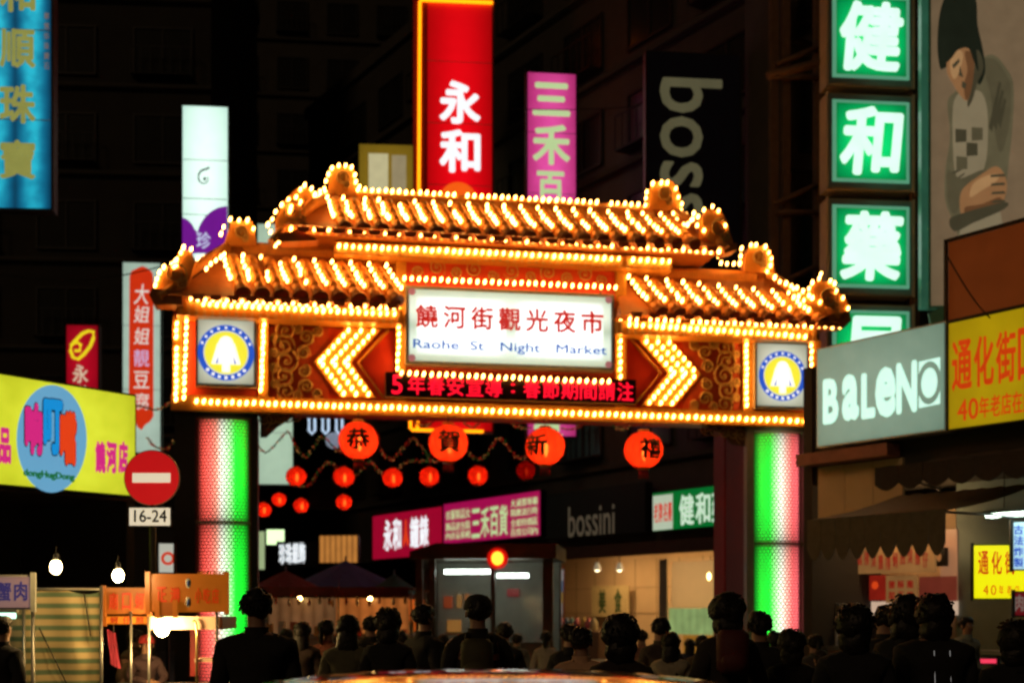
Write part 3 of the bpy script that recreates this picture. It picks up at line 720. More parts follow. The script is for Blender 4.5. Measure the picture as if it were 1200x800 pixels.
# ------------------------------------------------------------------ lanterns and garlands under the gate
LRED = glow('lit_lantern_paper', (240, 40, 16), .95, noise=.2)
LDIM = glow('dim_lantern_paper', (120, 16, 14), .55, noise=.2); LMID = glow('small_lantern_paper', (196, 22, 16), .62, noise=.25)
LHOT = glow('lantern_flare', (255, 96, 30), 1.15, noise=.1)
INK = mat('black_ink', (.012, .008, .008), .8, 0, .1, 5, 0)
TAS = mat('red_tassel', (.35, .02, .015), .8, 0, .3, 30)
def paper(name, col, tr=.10):
    m = bpy.data.materials.new(name); m.use_nodes = True; MC[name] = m; n = m.node_tree.nodes; l = m.node_tree.links; n.clear()
    o = n.new('ShaderNodeOutputMaterial'); t1 = n.new('ShaderNodeBsdfTranslucent'); d = n.new('ShaderNodeBsdfDiffuse'); t2 = n.new('ShaderNodeBsdfTransparent'); a = n.new('ShaderNodeMixShader'); b_ = n.new('ShaderNodeMixShader')
    nz = n.new('ShaderNodeTexNoise'); nz.inputs['Scale'].default_value = 9; tc = n.new('ShaderNodeTexCoord'); l.new(tc.outputs['Object'], nz.inputs['Vector'])
    mx = n.new('ShaderNodeMix'); mx.data_type = 'RGBA'; mx.inputs[6].default_value = tuple(c * .7 for c in col) + (1,); mx.inputs[7].default_value = tuple(min(1, c * 1.15) for c in col) + (1,)
    l.new(nz.outputs[0], mx.inputs[0]); l.new(mx.outputs[2], t1.inputs[0]); l.new(mx.outputs[2], d.inputs[0]); t2.inputs[0].default_value = (1, .30, .10, 1)
    a.inputs[0].default_value = .2; b_.inputs[0].default_value = tr
    l.new(t1.outputs[0], a.inputs[1]); l.new(d.outputs[0], a.inputs[2]); l.new(a.outputs[0], b_.inputs[1]); l.new(t2.outputs[0], b_.inputs[2]); l.new(b_.outputs[0], o.inputs[0]); return m
PBIG = paper('lantern_paper', (.88, .055, .018), .05); PSM = paper('small_lantern_paper_thin', (.80, .035, .018), .08); PDIM = paper('unlit_lantern_paper', (.6, .02, .02), .03)
WICK = glow('lantern_bulb_glow', (255, 190, 110), 60.0, noise=0); WICK2 = glow('small_lantern_bulb_glow', (255, 170, 90), 34.0, noise=0); WICK3 = glow('faint_lantern_bulb_glow', (255, 120, 70), 8.0, noise=0)
def lantern(px, py, rpx, Y, m, label, ch=None, yaw=0.0, group=None):
    r = rpx / F_PX * Y; X = (px - 600) / F_PX * Y; z = EYE + (HOR - py) / F_PX * Y
    e = empty('paper_lantern', (X, Y, z - r * .95), 0, label, 'lantern', group); c = r * .95
    s = MB(); N = 20
    def rib(v):
        a = math.atan2(v.y, v.x); k = 1 - .035 * abs(math.cos(a * N / 4)); return Vector((v.x * k, v.y * k, v.z * .95))
    kk = {LRED: (PBIG, WICK), LMID: (PSM, WICK2), LDIM: (PDIM, WICK3)}[m]
    s.ball((0, 0, c), r, 40, 14, 0, rib); s.obj('lantern_shade', kk[0], e)
    MB().ball((.02, 0, c - r * .1), (r * .11, r * .11, r * .42), 10, 8).obj('light_bulb', kk[1], e)
    wr = MB()
    for q_ in range(16):
        a_ = 2 * PI * q_ / 16 + .1; wr.tube([(math.cos(a_) * math.cos(b_) * r * 1.01, math.sin(a_) * math.cos(b_) * r * 1.01, c + math.sin(b_) * r * .96) for b_ in [(-1.3 + 2.6 * v / 8) for v in range(9)]], r * .016, 4)
    wr.obj('ribs', TAS, e, kind='stuff')
    h = MB(); h.lathe([(r * .28, c + r * .90), (r * .30, c + r * 1.0), (r * .26, c + r * 1.02)], n=14); h.obj('lantern_collar', GOLD, e)
    h = MB(); h.lathe([(r * .26, c - r * 1.02), (r * .30, c - r * 1.0), (r * .28, c - r * .90)], n=14); h.obj('lantern_collar', GOLD, e)
    if rpx > 15:
        q = MB()
        for k in range(10): a = 2 * PI * k / 10; q.cyl((math.cos(a) * r * .2, math.sin(a) * r * .2, c - r), (math.cos(a) * r * .24, math.sin(a) * r * .24, c - r * 1.45), r * .035, 4)
        q.obj('tassel', TAS, e)
    w_ = MB(); w_.cyl((0, 0, c + r), (0, 0, max(c + r * 1.4, 0)), .008, 5); w_.obj('hanging_wire', DARKM, e)
    if ch:
        me, _ = glyph(ch, .03, 0, 2); me = me.copy(); R_ = r * 1.03
        for v in me.vertices:
            a = v.co.x * 1.25 + yaw; b_ = v.co.z * 1.15; v.co = Vector((math.sin(a) * math.cos(b_) * R_, -math.cos(a) * math.cos(b_) * R_, c + math.sin(b_) * R_ * .95))
        me.materials.append(INK); link('character', me, e)
    return e
lantern(420, 516, 23.5, 24.2, LRED, 'large red paper lantern painted 恭, leftmost of the four big ones', '恭', 0.1)
lantern(525.5, 519, 23.5, 24.6, LRED, 'large red paper lantern painted 賀 under the moving red text', '賀', 0.1)
lantern(639, 523, 23.5, 25.0, LRED, 'large red paper lantern painted 新, turned to the left below the pink sign', '新', -.55)
lantern(754, 527, 23, 25.4, LRED, 'large red paper lantern painted 禧, rightmost of the four big ones', '禧', .35)
sm = [(347, 558, 12, 'small red lantern left of the row, over the white signboard edge'), (403, 558.5, 12.5, 'small red lantern directly below the 恭 lantern'),
      (460, 559.5, 12, 'small red lantern in the row, the third from the left column'), (503, 558, 12, 'small red lantern below and left of the 賀 lantern'), (560, 557, 12, 'small red lantern in the row beside the dim unlit one')]
for px, py, r_, lb in sm: lantern(px, py, r_, 28.5, LMID, lb, group='small red lanterns strung under the gate')
lantern(616, 551, 11.5, 28.5, LDIM, 'small unlit dark red lantern left of the 新 lantern', group='small red lanterns strung under the gate')
for px, py, r_, lb in [(327, 585, 8.5, 'tiny red lantern, highest of the cluster beside the left column'), (309, 597, 9, 'tiny red lantern nearest the left column'),
                       (353, 592, 9, 'tiny red lantern right of the cluster, over the dark shops'), (403, 588, 9.5, 'tiny red lantern hanging under a small red lantern')]:
    lantern(px, py, r_, 34, LMID, lb, group='tiny red lanterns farther down the street')
# tinsel garlands: a wire with red, green and gold tufts
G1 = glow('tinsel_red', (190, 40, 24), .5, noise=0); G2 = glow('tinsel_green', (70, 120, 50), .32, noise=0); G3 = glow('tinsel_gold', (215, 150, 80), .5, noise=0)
def garland(pxs, Y, label):
    P3 = [Vector(((px - 600) / F_PX * Y, Y, EYE + (HOR - py) / F_PX * Y)) for px, py in pxs]; o = P3[0].copy()
    e = empty('tinsel_garland', o, 0, label, 'garland', 'tinsel garlands strung under the gate'); pts = []
    for i in range(len(P3) - 1):
        p0 = P3[max(i - 1, 0)]; p1, p2 = P3[i], P3[i + 1]; p3 = P3[min(i + 2, len(P3) - 1)]
        for k in range(8):
            t_ = k / 8; pts.append(.5 * ((2 * p1) + (p2 - p0) * t_ + (2 * p0 - 5 * p1 + 4 * p2 - p3) * t_ ** 2 + (3 * p1 - p0 - 3 * p2 + p3) * t_ ** 3) - o)
    pts.append(P3[-1] - o); w_ = MB(); w_.tube(pts, .012, 4); w_.obj('wire', DARKM, e)
    ms = [MB(), MB(), MB()]
    for i in range(0, len(pts) - 1):
        if random.random() < .12: continue
        a, b_ = pts[i], pts[i + 1]; d = (b_ - a)
        for _ in range(3):
            c = a + d * random.random() + Vector((random.uniform(-.03, .03), random.uniform(-.03, .03), random.uniform(-.03, .03)))
            ms[random.choice([0, 0, 0, 1, 1, 2])].cyl(c, c + d * .35 + Vector((0, 0, random.uniform(-.02, .02))), .016, 4, .006)
    for q, mm in zip(ms, (G1, G2, G3)):
        if q.v: q.obj('tinsel', mm, e, kind='stuff')
garland([(302, 520), (312, 530), (330, 512), (338, 506), (346, 522), (358, 535), (370, 520), (378, 512), (392, 524), (400, 531)], 26.4, 'tinsel garland left of the 恭 lantern above the white signboard')
garland([(441, 515), (450, 533), (462, 537), (474, 522), (485, 514), (494, 525), (504, 538)], 26.4, 'tinsel garland looping between the first and second big lanterns')
garland([(545, 524), (555, 536), (567, 536), (578, 520), (586, 513), (596, 524), (606, 536), (620, 534)], 26.4, 'tinsel garland looping between the second and third big lanterns')
garland([(340, 566), (362, 568), (378, 546), (390, 543), (402, 556), (418, 556), (434, 541), (444, 552), (455, 556), (470, 546), (480, 540), (500, 540), (515, 541)], 28.7, 'long low tinsel garland running behind the small lanterns')
garland([(485, 488), (490, 497), (500, 499), (510, 492), (515, 489)], 25.6, 'short garland tucked under the beam left of the 賀 lantern')
garland([(540, 489), (546, 497), (556, 500), (565, 491)], 25.6, 'short garland tucked under the beam, third of the short ones')
garland([(598, 492), (606, 500), (622, 501)], 25.6, 'short garland under the beam touching the pink sign foot')
garland([(658, 502), (670, 503), (680, 498), (684, 492)], 25.8, 'short garland under the beam right of the 新 lantern')
garland([(718, 496), (724, 502), (732, 502), (739, 497)], 25.8, 'short garland under the beam left of the 禧 lantern')
garland([(156, 474), (170, 477), (182, 480), (195, 475), (204, 470)], 24, 'thin garland tied to the left end of the gate beam')
garland([(172, 512), (182, 523), (195, 526), (206, 514)], 24, 'thin garland sagging above the round no entry sign')

# ------------------------------------------------------------------ signs on the buildings
def boxsign(name, label, F, px0, py0, px1, py1, face, depth=.35, edge=.05, edge_m=None, cat='sign', dy=0.0, group=None, posts=True):
    """light box: metal case, face sheet, and brackets behind"""
    uc = (F.uz(px0, py1, dy)[0] + F.uz(px1, py1, dy)[0]) / 2; pm = (px0 + px1) / 2
    zb = F.uz(pm, py1, dy)[1]; zt = F.uz(pm, py0, dy)[1]
    t = T(name, label, cat, F, uc, dy, zb, group); hw = (F.uz(px1, py1, dy)[0] - F.uz(px0, py1, dy)[0]) / 2; H = zt - zb
    b = MB(); b.box(-hw, hw, 0, depth, 0, H); t.part('sign_case', b, edge_m or DARKM)
    b = MB(); b.box(-hw + edge, hw - edge, -.02, -.003, edge, H - edge); t.part('sign_face', b, face)
    if posts:
        b = MB()
        for zz in (H * .2, H * .8): b.box(-.04, .04, depth + .002, depth + .5, zz - .04, zz + .04)
        t.part('bracket', b, DARKM)
    if H > 3.0 and cat == 'sign' and face.name != 'navy_sign_face' and name != 'billboard':
        n_ = int(H / 2.2)
        for k in range(1, n_ + 1): z = H * k / (n_ + 1); sb = MB(); sb.box(-hw + edge, hw - edge, -.0225, -.0203, z - .010, z + .010); t.part('panel_seam', sb, SILV)
    for x in (-hw, hw): b = MB(); b.box(x - .022, x + .022, -.045, -.001, -.02, H + .02); t.part('side_trim', b, edge_m or DARKM)
    t.hw, t.H, t.dy = hw, H, dy; return t
def rect(t, px0, py0, px1, py1, y0, y1, m, name):
    x0, z1 = t.L(px0, py0, t.dy); x1, z0 = t.L(px1, py1, t.dy); b = MB(); b.box(x0, x1, y0, y1, z0, z1); return t.part(name, b, m)
YG = glow('gold_lettering', (176, 178, 92), .55, noise=.2)
F1 = Frame(31, 26, 4)
t = boxsign('hanging_sign', 'bright blue vertical light box with gold characters 順珠寶 at the upper left corner', F1, -26, -70, 62, 246, glow('blue_sign_face', (0, 118, 170), .9, tubes=2, tamp=.72, axis=0, hot=(40, 190, 215), edge=.12, noise=.35), dy=0, edge=.04)
vtext(t, '和順珠寶', YG, 21, -40, 220, 42, 0, -.022, .03, .72)
vtext(t, '專售珍珠寶石', glow('pale_pink_lettering', (150, 130, 120), .45), 55, 14, 84, 6, 0, -.022, 0, .7)
F2 = Frame(240, 40, 6)
WHITEF = glow('cool_white_face', (202, 246, 226), 1.25, tubes=1, tamp=.12, edge=.15, noise=.05, hot=(226, 255, 240))
t = boxsign('hanging_sign', 'pale vertical light box with a swirl above a purple heart shape marked 珍', F2, 213, 124, 268, 316, WHITEF, edge=.03)
PURP = glow('purple_print', (128, 30, 160), .72, noise=.1)
pts = []
def arcpx(cx, cy, rx, ry, a0, a1, n): return [(cx + rx * math.cos(R(a0 + (a1 - a0) * i / n)), cy - ry * math.sin(R(a0 + (a1 - a0) * i / n))) for i in range(n + 1)]
heart = [(213.5, 255)] + arcpx(211, 279, 19, 24, 80, 20, 6)[1:] + [(229, 268)] + arcpx(266, 284, 36, 42, 165, 92, 9) + [(266.5, 242), (266.5, 300), (245, 297), (230, 297), (213.5, 300)]
pp = [t.L(x, y) for x, y in heart][::-1]
b = MB(); b.prism(pp, -.030, -.022); t.part('purple_print', b, PURP)
word(t, '珍', glow('pale_violet_lettering', (206, 214, 240), .9), (230.5, 272), (247, 292), 0, -.034, .01)
sw = [t.L(240 + math.cos(a_) * rr_, 209 - math.sin(a_) * rr_ * 1.1) for a_, rr_ in [(1.1 + k * .33, 12.5 if k == 0 else 9.5 - k * .35) for k in range(18)]]
b = MB(); b.tube([(x, -.03, z) for x, z in sw], .035, 5, .4); x, z = t.L(240, 210); b.ball((x, -.03, z), (.05, .02, .06)); t.part('swirl_print', b, mat('grey_violet_print', (.16, .13, .2), .6))
x0, z0 = t.L(214, 232.5); x1, _ = t.L(266, 232.5); b = MB(); b.box(x0, x1, -.026, -.021, z0 - .012, z0 + .012); t.part('printed_line', b, mat('grey_print', (.3, .34, .32), .6))
F3 = Frame(165, 39, 6)
t = boxsign('hanging_sign', 'tall white light box with a red tongue shaped panel reading 大姐姐靚豆腐', F3, 143, 307, 189, 531, glow('dull_white_face', (160, 186, 166), .8, edge=.1, noise=.1, hot=(190, 214, 196)), edge=.03)
RD2 = glow('vermilion_print', (214, 52, 18), .85, noise=.1); WT = glow('white_lettering', (232, 226, 214), .85)
tongue = [(152, 325), (154, 318), (160, 315), (167, 312), (174, 315), (179, 320), (180, 328), (180, 488), (176, 494), (170, 498), (166, 504), (161, 500), (158, 490), (151, 484)]
pp = [t.L(x, y) for x, y in tongue][::-1]; b = MB(); b.prism(pp, -.028, -.021); t.part('red_print', b, RD2)
for i, ch in enumerate('大姐姐靚豆腐'): word(t, ch, glow('pink_white_lettering', (214, 190, 230), .8) if ch == '靚' else WT, (157, 333 + i * 25.5), (175, (353 if i else 357) + i * 25.5), 0, -.032, .004, shear=.15 if i < 3 else 0)
F4 = Frame(97, 38, 5)
t = boxsign('hanging_sign', 'small red light box with a yellow looped mark above 永', F4, 77, 380, 116, 470, glow('crimson_face', (160, 8, 28), .8, edge=.3, noise=.1, hot=(190, 12, 36)), edge=.03)
YL = glow('yellow_print', (236, 214, 30), .95)
lp = [t.L(x, y) for x, y in [(86, 402), (91, 397), (97, 391), (104, 388), (110, 389), (110, 396), (106, 406), (99, 415), (92, 421), (86, 419), (83, 411), (84, 404), (90, 401), (95, 404), (94, 411), (88, 411)]]
b = MB(); b.tube([(x, -.04, z) for x, z in lp], .05, 6); t.part('loop_mark', b, YL)
vtext(t, '永樂', glow('cream_lettering', (226, 200, 170), .8), 94.5, 426, 474, 18, 0, -.025, .02, .9)
# tall red sign with orange neon edge
F5 = Frame(534, 42, 6)
REDF = glow('bright_red_face', (222, 4, 14), .98, tubes=1, tamp=.35, edge=.25, noise=.06, hot=(240, 6, 20))
t = boxsign('tall_sign', 'very tall red light box lettered 永和 with an orange neon edge', F5, 499, 1, 578, 506, REDF, edge=.05, edge_m=mat('red_case', (.25, .01, .01), .5), depth=.5)
WB = glow('bright_white_lettering', (240, 246, 250), 1.1)
vtext(t, '永和', WB, 539, 92, 206, 48, 0, -.025, .035, .92)
x, z = t.L(537, 236); b = MB(); b.disc(x, z, .62, -.032, -.022, 30); t.part('round_mark', b, glow('orange_print', (250, 96, 20), .95))
b = MB()
for s in (-1, 1): b.box(-.07, .07, -.046, -.034, -.42, .42, Matrix.Translation((x, 0, z)) @ Matrix.Rotation(R(62) * s, 4, 'Y'))
t.part('crossed_mark', b, WB)
vtext(t, '鐘錶', WB, 536, 285, 480, 48, 0, -.025, .03, .5)
NEO = glow('orange_neon', (255, 140, 10), 2.6, noise=0)
q = lambda px, py: (t.L(px, py)[0], -.12, t.L(px, py)[1])
b = MB(); b.cyl(q(492, 4), q(489, 505), .05, 8); t.part('neon_tube', b, NEO)
b = MB(); b.cyl(q(492, 2), q(577, 5.5), .06, 8); t.part('neon_tube', b, NEO)
b = MB(); b.cyl(q(482, 504), q(566, 506), .05, 8); t.part('neon_tube', b, NEO)
b = MB(); b.cyl(q(480.5, 486), q(481, 503), .05, 8); t.part('neon_tube', b, NEO)
b = MB(); b.box(q(484, 100)[0], q(499, 100)[0], -.04, .2, 0, t.H); t.part('side_rail', b, mat('red_case', (.25, .01, .01)))
t = boxsign('hanging_sign', 'dull yellow light box with two white panels left of the tall red sign', Frame(453, 50, 4), 420, 169, 486, 280, glow('mustard_face', (150, 120, 30), .7, edge=.3, noise=.15), edge=.03)
rect(t, 432, 180, 455, 275, -.03, -.022, glow('cream_panel', (205, 196, 150), .8, noise=.2), 'panel'); rect(t, 459, 182, 476, 275, -.03, -.022, glow('cream_panel_dim', (176, 160, 122), .65, noise=.2), 'panel')
t = boxsign('hanging_sign', 'tall pink light box with pale green brush characters 三禾百貨', Frame(646, 40, 7), 617, 85, 676, 512, glow('pink_face', (214, 50, 130), .9, tubes=1, tamp=.2, edge=.2, noise=.1, hot=(244, 90, 176)), edge=.04)
PG = glow('pale_green_lettering', (196, 222, 160), .85)
vtext(t, '三', PG, 646, 92, 142, 44, 0, -.025, .035, .82); vtext(t, '禾', PG, 646, 142, 198, 44, 0, -.025, .03, .88); vtext(t, '百', PG, 645, 198, 244, 32, 0, -.025, .03, .9)
vtext(t, '貨', PG, 640, 488, 512, 40, 0, -.025, .03, .9)
NAVY = mat('navy_sign_face', (.012, .014, .045), .4, 0, .2, 3, .05)
t = boxsign('hanging_sign', 'unlit navy vertical sign with cream bossini lettering turned on its side', Frame(808, 33, 6), 757, 62, 868, 330, NAVY, edge=.04)
OL = glow('dim_cream_lettering', (116, 112, 82), .45, noise=.25)
word(t, 'bossini', OL, (773, 91), (846, 346), 0, -.03, .012, rot=R(90))
t = boxsign('hanging_sign', 'narrow pink strip sign far behind between the navy sign and the corner building', Frame(881, 39, 5), 877, 118, 886, 190, mat('dull_pink_strip', (.5, .08, .12), .6, 0, .6, 4, emit=(.5, .06, .1), es=.14), edge=.01)
t = boxsign('hanging_sign', 'plain pale light box glimpsed between the left column and the first lanterns', Frame(322, 46, 4), 301, 262, 344, 568, glow('greenish_white_face', (186, 214, 186), .85, edge=.12, noise=.12), edge=.03)
t = T('neon_sign', 'white outlined letter shapes hanging behind the gate left of the 恭 lantern', 'sign', Frame(382, 44, 4), 0, 0, GF.uz(382, 512)[1])
NW = glow('white_neon', (190, 214, 240), 1.0)
b = MB(); pts = [(362, 483), (401, 483)]
for xa, xb in ((362, 369), (378, 385), (394, 401)):
    o_ = [t.L(x, y) for x, y in ((xa, 489), (xa, 504), (xa + 3.5, 508), (xb, 504), (xb, 489))]; b.tube([(x, 0, z) for x, z in o_], .045, 5)
o_ = [t.L(x, y) for x, y in ((361, 487.5), (402, 487.5))]; b.tube([(x, 0, z) for x, z in o_], .05, 5)
t.part('neon_tube', b, NW); x, z = t.L(391, 516); b = MB(); b.ball((x, 0, z), .28, 12, 8); t.part('round_lamp', b, glow('dull_lamp', (150, 160, 180), .6, noise=.4))
b = MB(); b.box(-.6, .6, .1, .16, .2, 1.2); t.part('back_panel', b, DARKM)
t = boxsign('small_sign', 'tiny bluish lit sign glimpsed between the two left roofs', Frame(373, 52, 3), 366, 285, 379, 299, glow('ice_blue_face', (180, 200, 250), 1.0), edge=.02, depth=.2)
t = boxsign('small_sign', 'small grey plate glimpsed between the two left roofs', Frame(345, 52, 3), 336, 290, 350, 295, glow('grey_face', (140, 130, 110), .6), edge=.01, depth=.2)

# green pharmacy stack
GREENF = glow('pharmacy_green_face', (0, 158, 84), .98, edge=.45, noise=.1, hot=(10, 232, 120))
GW = glow('pharmacy_white_lettering', (214, 250, 232), 1.15, noise=.15)
F6 = Frame(1018, 27, 6)
tan = mat('beige_sign_case', (.52, .42, .30), .5, 0, .2, 6)
for ch, (y0, y1), lb in (('健', (-12, 102), 'green light box with white 健, topmost of the pharmacy stack'), ('和', (111, 223), 'green light box with white 和, second of the pharmacy stack'),
                         ('藥', (234, 346), 'green light box with white 藥, third of the pharmacy stack'), ('局', (357, 470), 'green light box with white 局, lowest of the pharmacy stack')):
    t = boxsign('pharmacy_sign', lb, F6, 969, y0, 1070, y1, ALU, depth=.45, edge=.03, edge_m=tan, group='green pharmacy light boxes in a stack')
    rect(t, 975, y0 + 6, 1065, y1 - 7, -.032, -.021, glow('pale_green_rim', (110, 190, 150), .55), 'rim'); 
    rect(t, 979.5, y0 + 10, 1061, y1 - 11, -.045, -.033, GREENF, 'lit_panel')
    word(t, ch, GW, (983, y0 + 13), (1058, y1 - 15), 0, -.05, .035, shear=.1, name='character')
    b = MB(); x0, z1 = t.L(1071, y0 + 30); b.box(x0, x0 + .35, .1, .2, z1 - .05, z1 + .05); t.part('bracket', b, STEEL)
# posts and pipes right of the stack
t = T('sign_post', 'rusty vertical pipes and clamps between the green boxes and the fashion poster', 'post', Frame(1076, 27, 6))
b = MB()
for px, r_ in ((1073, .05), (1078, .03), (1081, .025)): x, _ = t.L(px, 400); b.cyl((x, .2, 4.8), (x, .2, 17), r_, 8)
t.part('pipe', b, mat('rusty_pipe', (.16, .08, .04), .8, .2, .5, 10))
b = MB()
for k in range(16): x, _ = t.L(1074 + random.uniform(0, 6), 400); z = 6 + k * .62 + random.uniform(0, .3); b.box(x - .06, x + .08, .08, .16, z, z + random.uniform(.04, .25))
t.part('clamp', b, mat('rusty_pipe', (.16, .08, .04)))
b = MB(); x, z = t.L(985, 10); x1, _ = t.L(910, 80);
t.part('support_beam', MB().cyl((x1, .6, t.L(905, 75)[1]), (x, .6, t.L(965, 55)[1]), .09, 6), mat('rusty_beam', (.16, .09, .05), .8, .2, .4, 6))
t = T('steel_frame', 'bare steel upright and struts left of the green boxes', 'frame', Frame(915, 30, 8))
b = MB()
for px in (908, 922, 960):
    x, _ = t.L(px, 300); b.box(x - .09, x + .09, 0, .18, 0.0, 17)
t.part('upright', b, mat('rusty_beam', (.16, .09, .05)))
for (a, c) in (((908, 78), (962, 55)), ((908, 92), (962, 92)), ((908, 240), (962, 215)), ((908, 335), (962, 310)), ((908, 250), (962, 250))):
    b = MB(); p, q_ = t.L(*a), t.L(*c); b.cyl((p[0], -.06, p[1]), (q_[0], -.06, q_[1]), .07, 6); t.part('strut', b, MC['rusty_beam'])

# fashion poster, an invented figure
FP = Frame(1140, 25.5, -6)
t = boxsign('billboard', 'tall faded poster of a dark haired woman in a grey green jacket', FP, 1089, -40, 1262, 358, glow('poster_paper', (134, 112, 84), .62, noise=.22, edge=.12), edge=.03, edge_m=mat('teal_case', (.10, .35, .28), .5), depth=.3)  # poster and its print glow faintly in place of street light
def smooth(pts, n=4):
    P = []; L_ = len(pts)
    for i in range(L_):
        p0, p1, p2, p3 = [Vector(pts[(i + q) % L_]) for q in (-1, 0, 1, 2)]
        for k in range(n): t_ = k / n; P.append(tuple(.5 * ((2 * p1) + (p2 - p0) * t_ + (2 * p0 - 5 * p1 + 4 * p2 - p3) * t_ ** 2 + (3 * p1 - p0 - 3 * p2 + p3) * t_ ** 3)))
    return P
def poly(t, pts, y, m, name, d=.006):
    if len(pts) > 4 and name.startswith('printed'): pts = smooth(pts)
    pp = [t.L(x, yy, t.dy) for x, yy in pts]
    ar = sum(pp[i][0] * pp[(i + 1) % len(pp)][1] - pp[(i + 1) % len(pp)][0] * pp[i][1] for i in range(len(pp)))
    if ar < 0: pp = pp[::-1]
    b = MB(); b.prism(pp, y - d, y); return t.part(name, b, m)
PJ = glow('poster_jacket', (112, 104, 76), .55, noise=.3); PS = glow('poster_skin', (164, 118, 76), .6, noise=.15); PH = glow('poster_hair', (38, 44, 32), .42, noise=.3); PD = glow('poster_shade', (86, 80, 58), .46, noise=.2); PM_ = glow('poster_midtone', (104, 96, 70), .5, noise=.25); PK = glow('poster_skin_shade', (124, 84, 52), .52, noise=.2); PL = glow('poster_skin_light', (190, 146, 98), .62, noise=.15); PC = glow('poster_shirt', (148, 134, 104), .62, noise=.15)
poly(t, [(1110, 120), (1122, 105), (1150, 70), (1165, 66), (1178, 80), (1187, 100), (1186, 150), (1180, 205), (1176, 238), (1150, 262), (1126, 280), (1118, 262), (1108, 238), (1107, 205), (1113, 160)], -.024, PJ, 'printed_jacket')
poly(t, [(1118, 118), (1132, 108), (1150, 110), (1157, 140), (1152, 200), (1122, 210), (1116, 160)], -.031, PC, 'printed_shirt')
poly(t, [(1101, 80), (1098, 52), (1101, 16), (1110, -6), (1130, -14), (1143, 0), (1145, 30), (1151, 58), (1154, 84), (1146, 100), (1136, 66), (1108, 80)], -.031, PH, 'printed_hair')
poly(t, [(1111, 62), (1120, 52), (1134, 54), (1141, 70), (1140, 92), (1136, 114), (1131, 119), (1124, 112), (1115, 97), (1109, 84)], -.038, PS, 'printed_face')
poly(t, [(1105, 74), (1108, 40), (1122, 30), (1138, 36), (1146, 84), (1140, 72), (1134, 58), (1122, 60), (1114, 70)], -.045, PH, 'printed_hair')
poly(t, [(1130, 62), (1140, 66), (1140, 92), (1136, 112), (1131, 118), (1129, 100), (1133, 84)], -.041, PK, 'printed_cheek_shade')
poly(t, [(1114, 68), (1122, 60), (1128, 66), (1124, 84), (1118, 94), (1113, 84)], -.041, PL, 'printed_face_light')
poly(t, [(1150, 74), (1164, 70), (1176, 84), (1184, 104), (1182, 150), (1172, 180), (1164, 150), (1160, 110)], -.027, PM_, 'printed_sleeve_tone')
poly(t, [(1110, 200), (1124, 210), (1150, 200), (1158, 206), (1130, 232), (1118, 252), (1110, 236)], -.034, PM_, 'printed_sleeve_tone')
poly(t, [(1122, 120), (1130, 116), (1128, 150), (1122, 190), (1118, 160)], -.034, PL if False else PC, 'printed_shirt_tone')
poly(t, [(1140, 216), (1158, 206), (1170, 206), (1166, 214), (1150, 224), (1136, 232)], -.048, PL, 'printed_hand_light')
poly(t, [(1130, 244), (1150, 240), (1170, 232), (1172, 240), (1156, 248), (1134, 254)], -.048, PK, 'printed_hand_shade')
poly(t, [(1115, 78), (1123, 70), (1124, 74), (1117, 82)], -.045, PD, 'printed_eye'); poly(t, [(1127, 96), (1132, 100), (1130, 106), (1126, 103)], -.045, PD, 'printed_mouth'); poly(t, [(1124, 78), (1128, 92), (1123, 90)], -.045, PD, 'printed_nose')
poly(t, [(1138, 72), (1146, 60), (1152, 80), (1144, 100), (1139, 118), (1133, 124)], -.038, PD, 'printed_collar')
for k, (x, y) in enumerate(((1119, 152), (1132, 168), (1120, 184), (1138, 150))): poly(t, [(x, y), (x + 13, y + 1), (x + 13, y + 15), (x, y + 16)], -.038, PD if k < 2 else PM_, 'printed_check')
poly(t, [(1128, 222), (1150, 205), (1166, 196), (1176, 205), (1179, 222), (1172, 244), (1158, 250), (1142, 250), (1128, 256), (1124, 240)], -.045, PS, 'printed_hand')
for k in range(4): poly(t, [(1160 + k * 1.2, 206 + k * 10), (1176, 205 + k * 10), (1177, 208 + k * 10), (1160, 209 + k * 10)], -.052, PD, 'printed_finger_line')
poly(t, [(1112, 258), (1130, 250), (1176, 238), (1176, 246), (1140, 262), (1118, 272)], -.050, PD, 'printed_cuff')
for k in range(3): poly(t, [(1158 + k * 5, 150 - k * 4), (1170 + k * 3, 96 + k * 10), (1173 + k * 3, 98 + k * 10), (1162 + k * 5, 156 - k * 2)], -.030, PD, 'fold_print')
for k in range(4): poly(t, [(1110 + k, 205 + k * 11), (1130, 196 + k * 7), (1130, 198 + k * 7), (1110, 209 + k * 11)], -.032, PD, 'printed_fold')
poly(t, [(1127, 262), (1150, 252), (1172, 250), (1172, 330), (1120, 340)], -.028, PC, 'printed_shirt')
x0, z1 = t.L(1087, -30); x1, z0 = t.L(1091, 362); b = MB(); b.box(-t.hw - .16, -t.hw - .003, -.02, .25, 0, t.H); t.part('side_strip', b, glow('teal_lit_strip', (50, 104, 80), .5, noise=.4))
poly(t, [(1087, 368), (1120, 352), (1135, 350), (1135, 362), (1090, 384)], -.02, mat('teal_case', (.1, .35, .28)), 'lower_strip', .05)

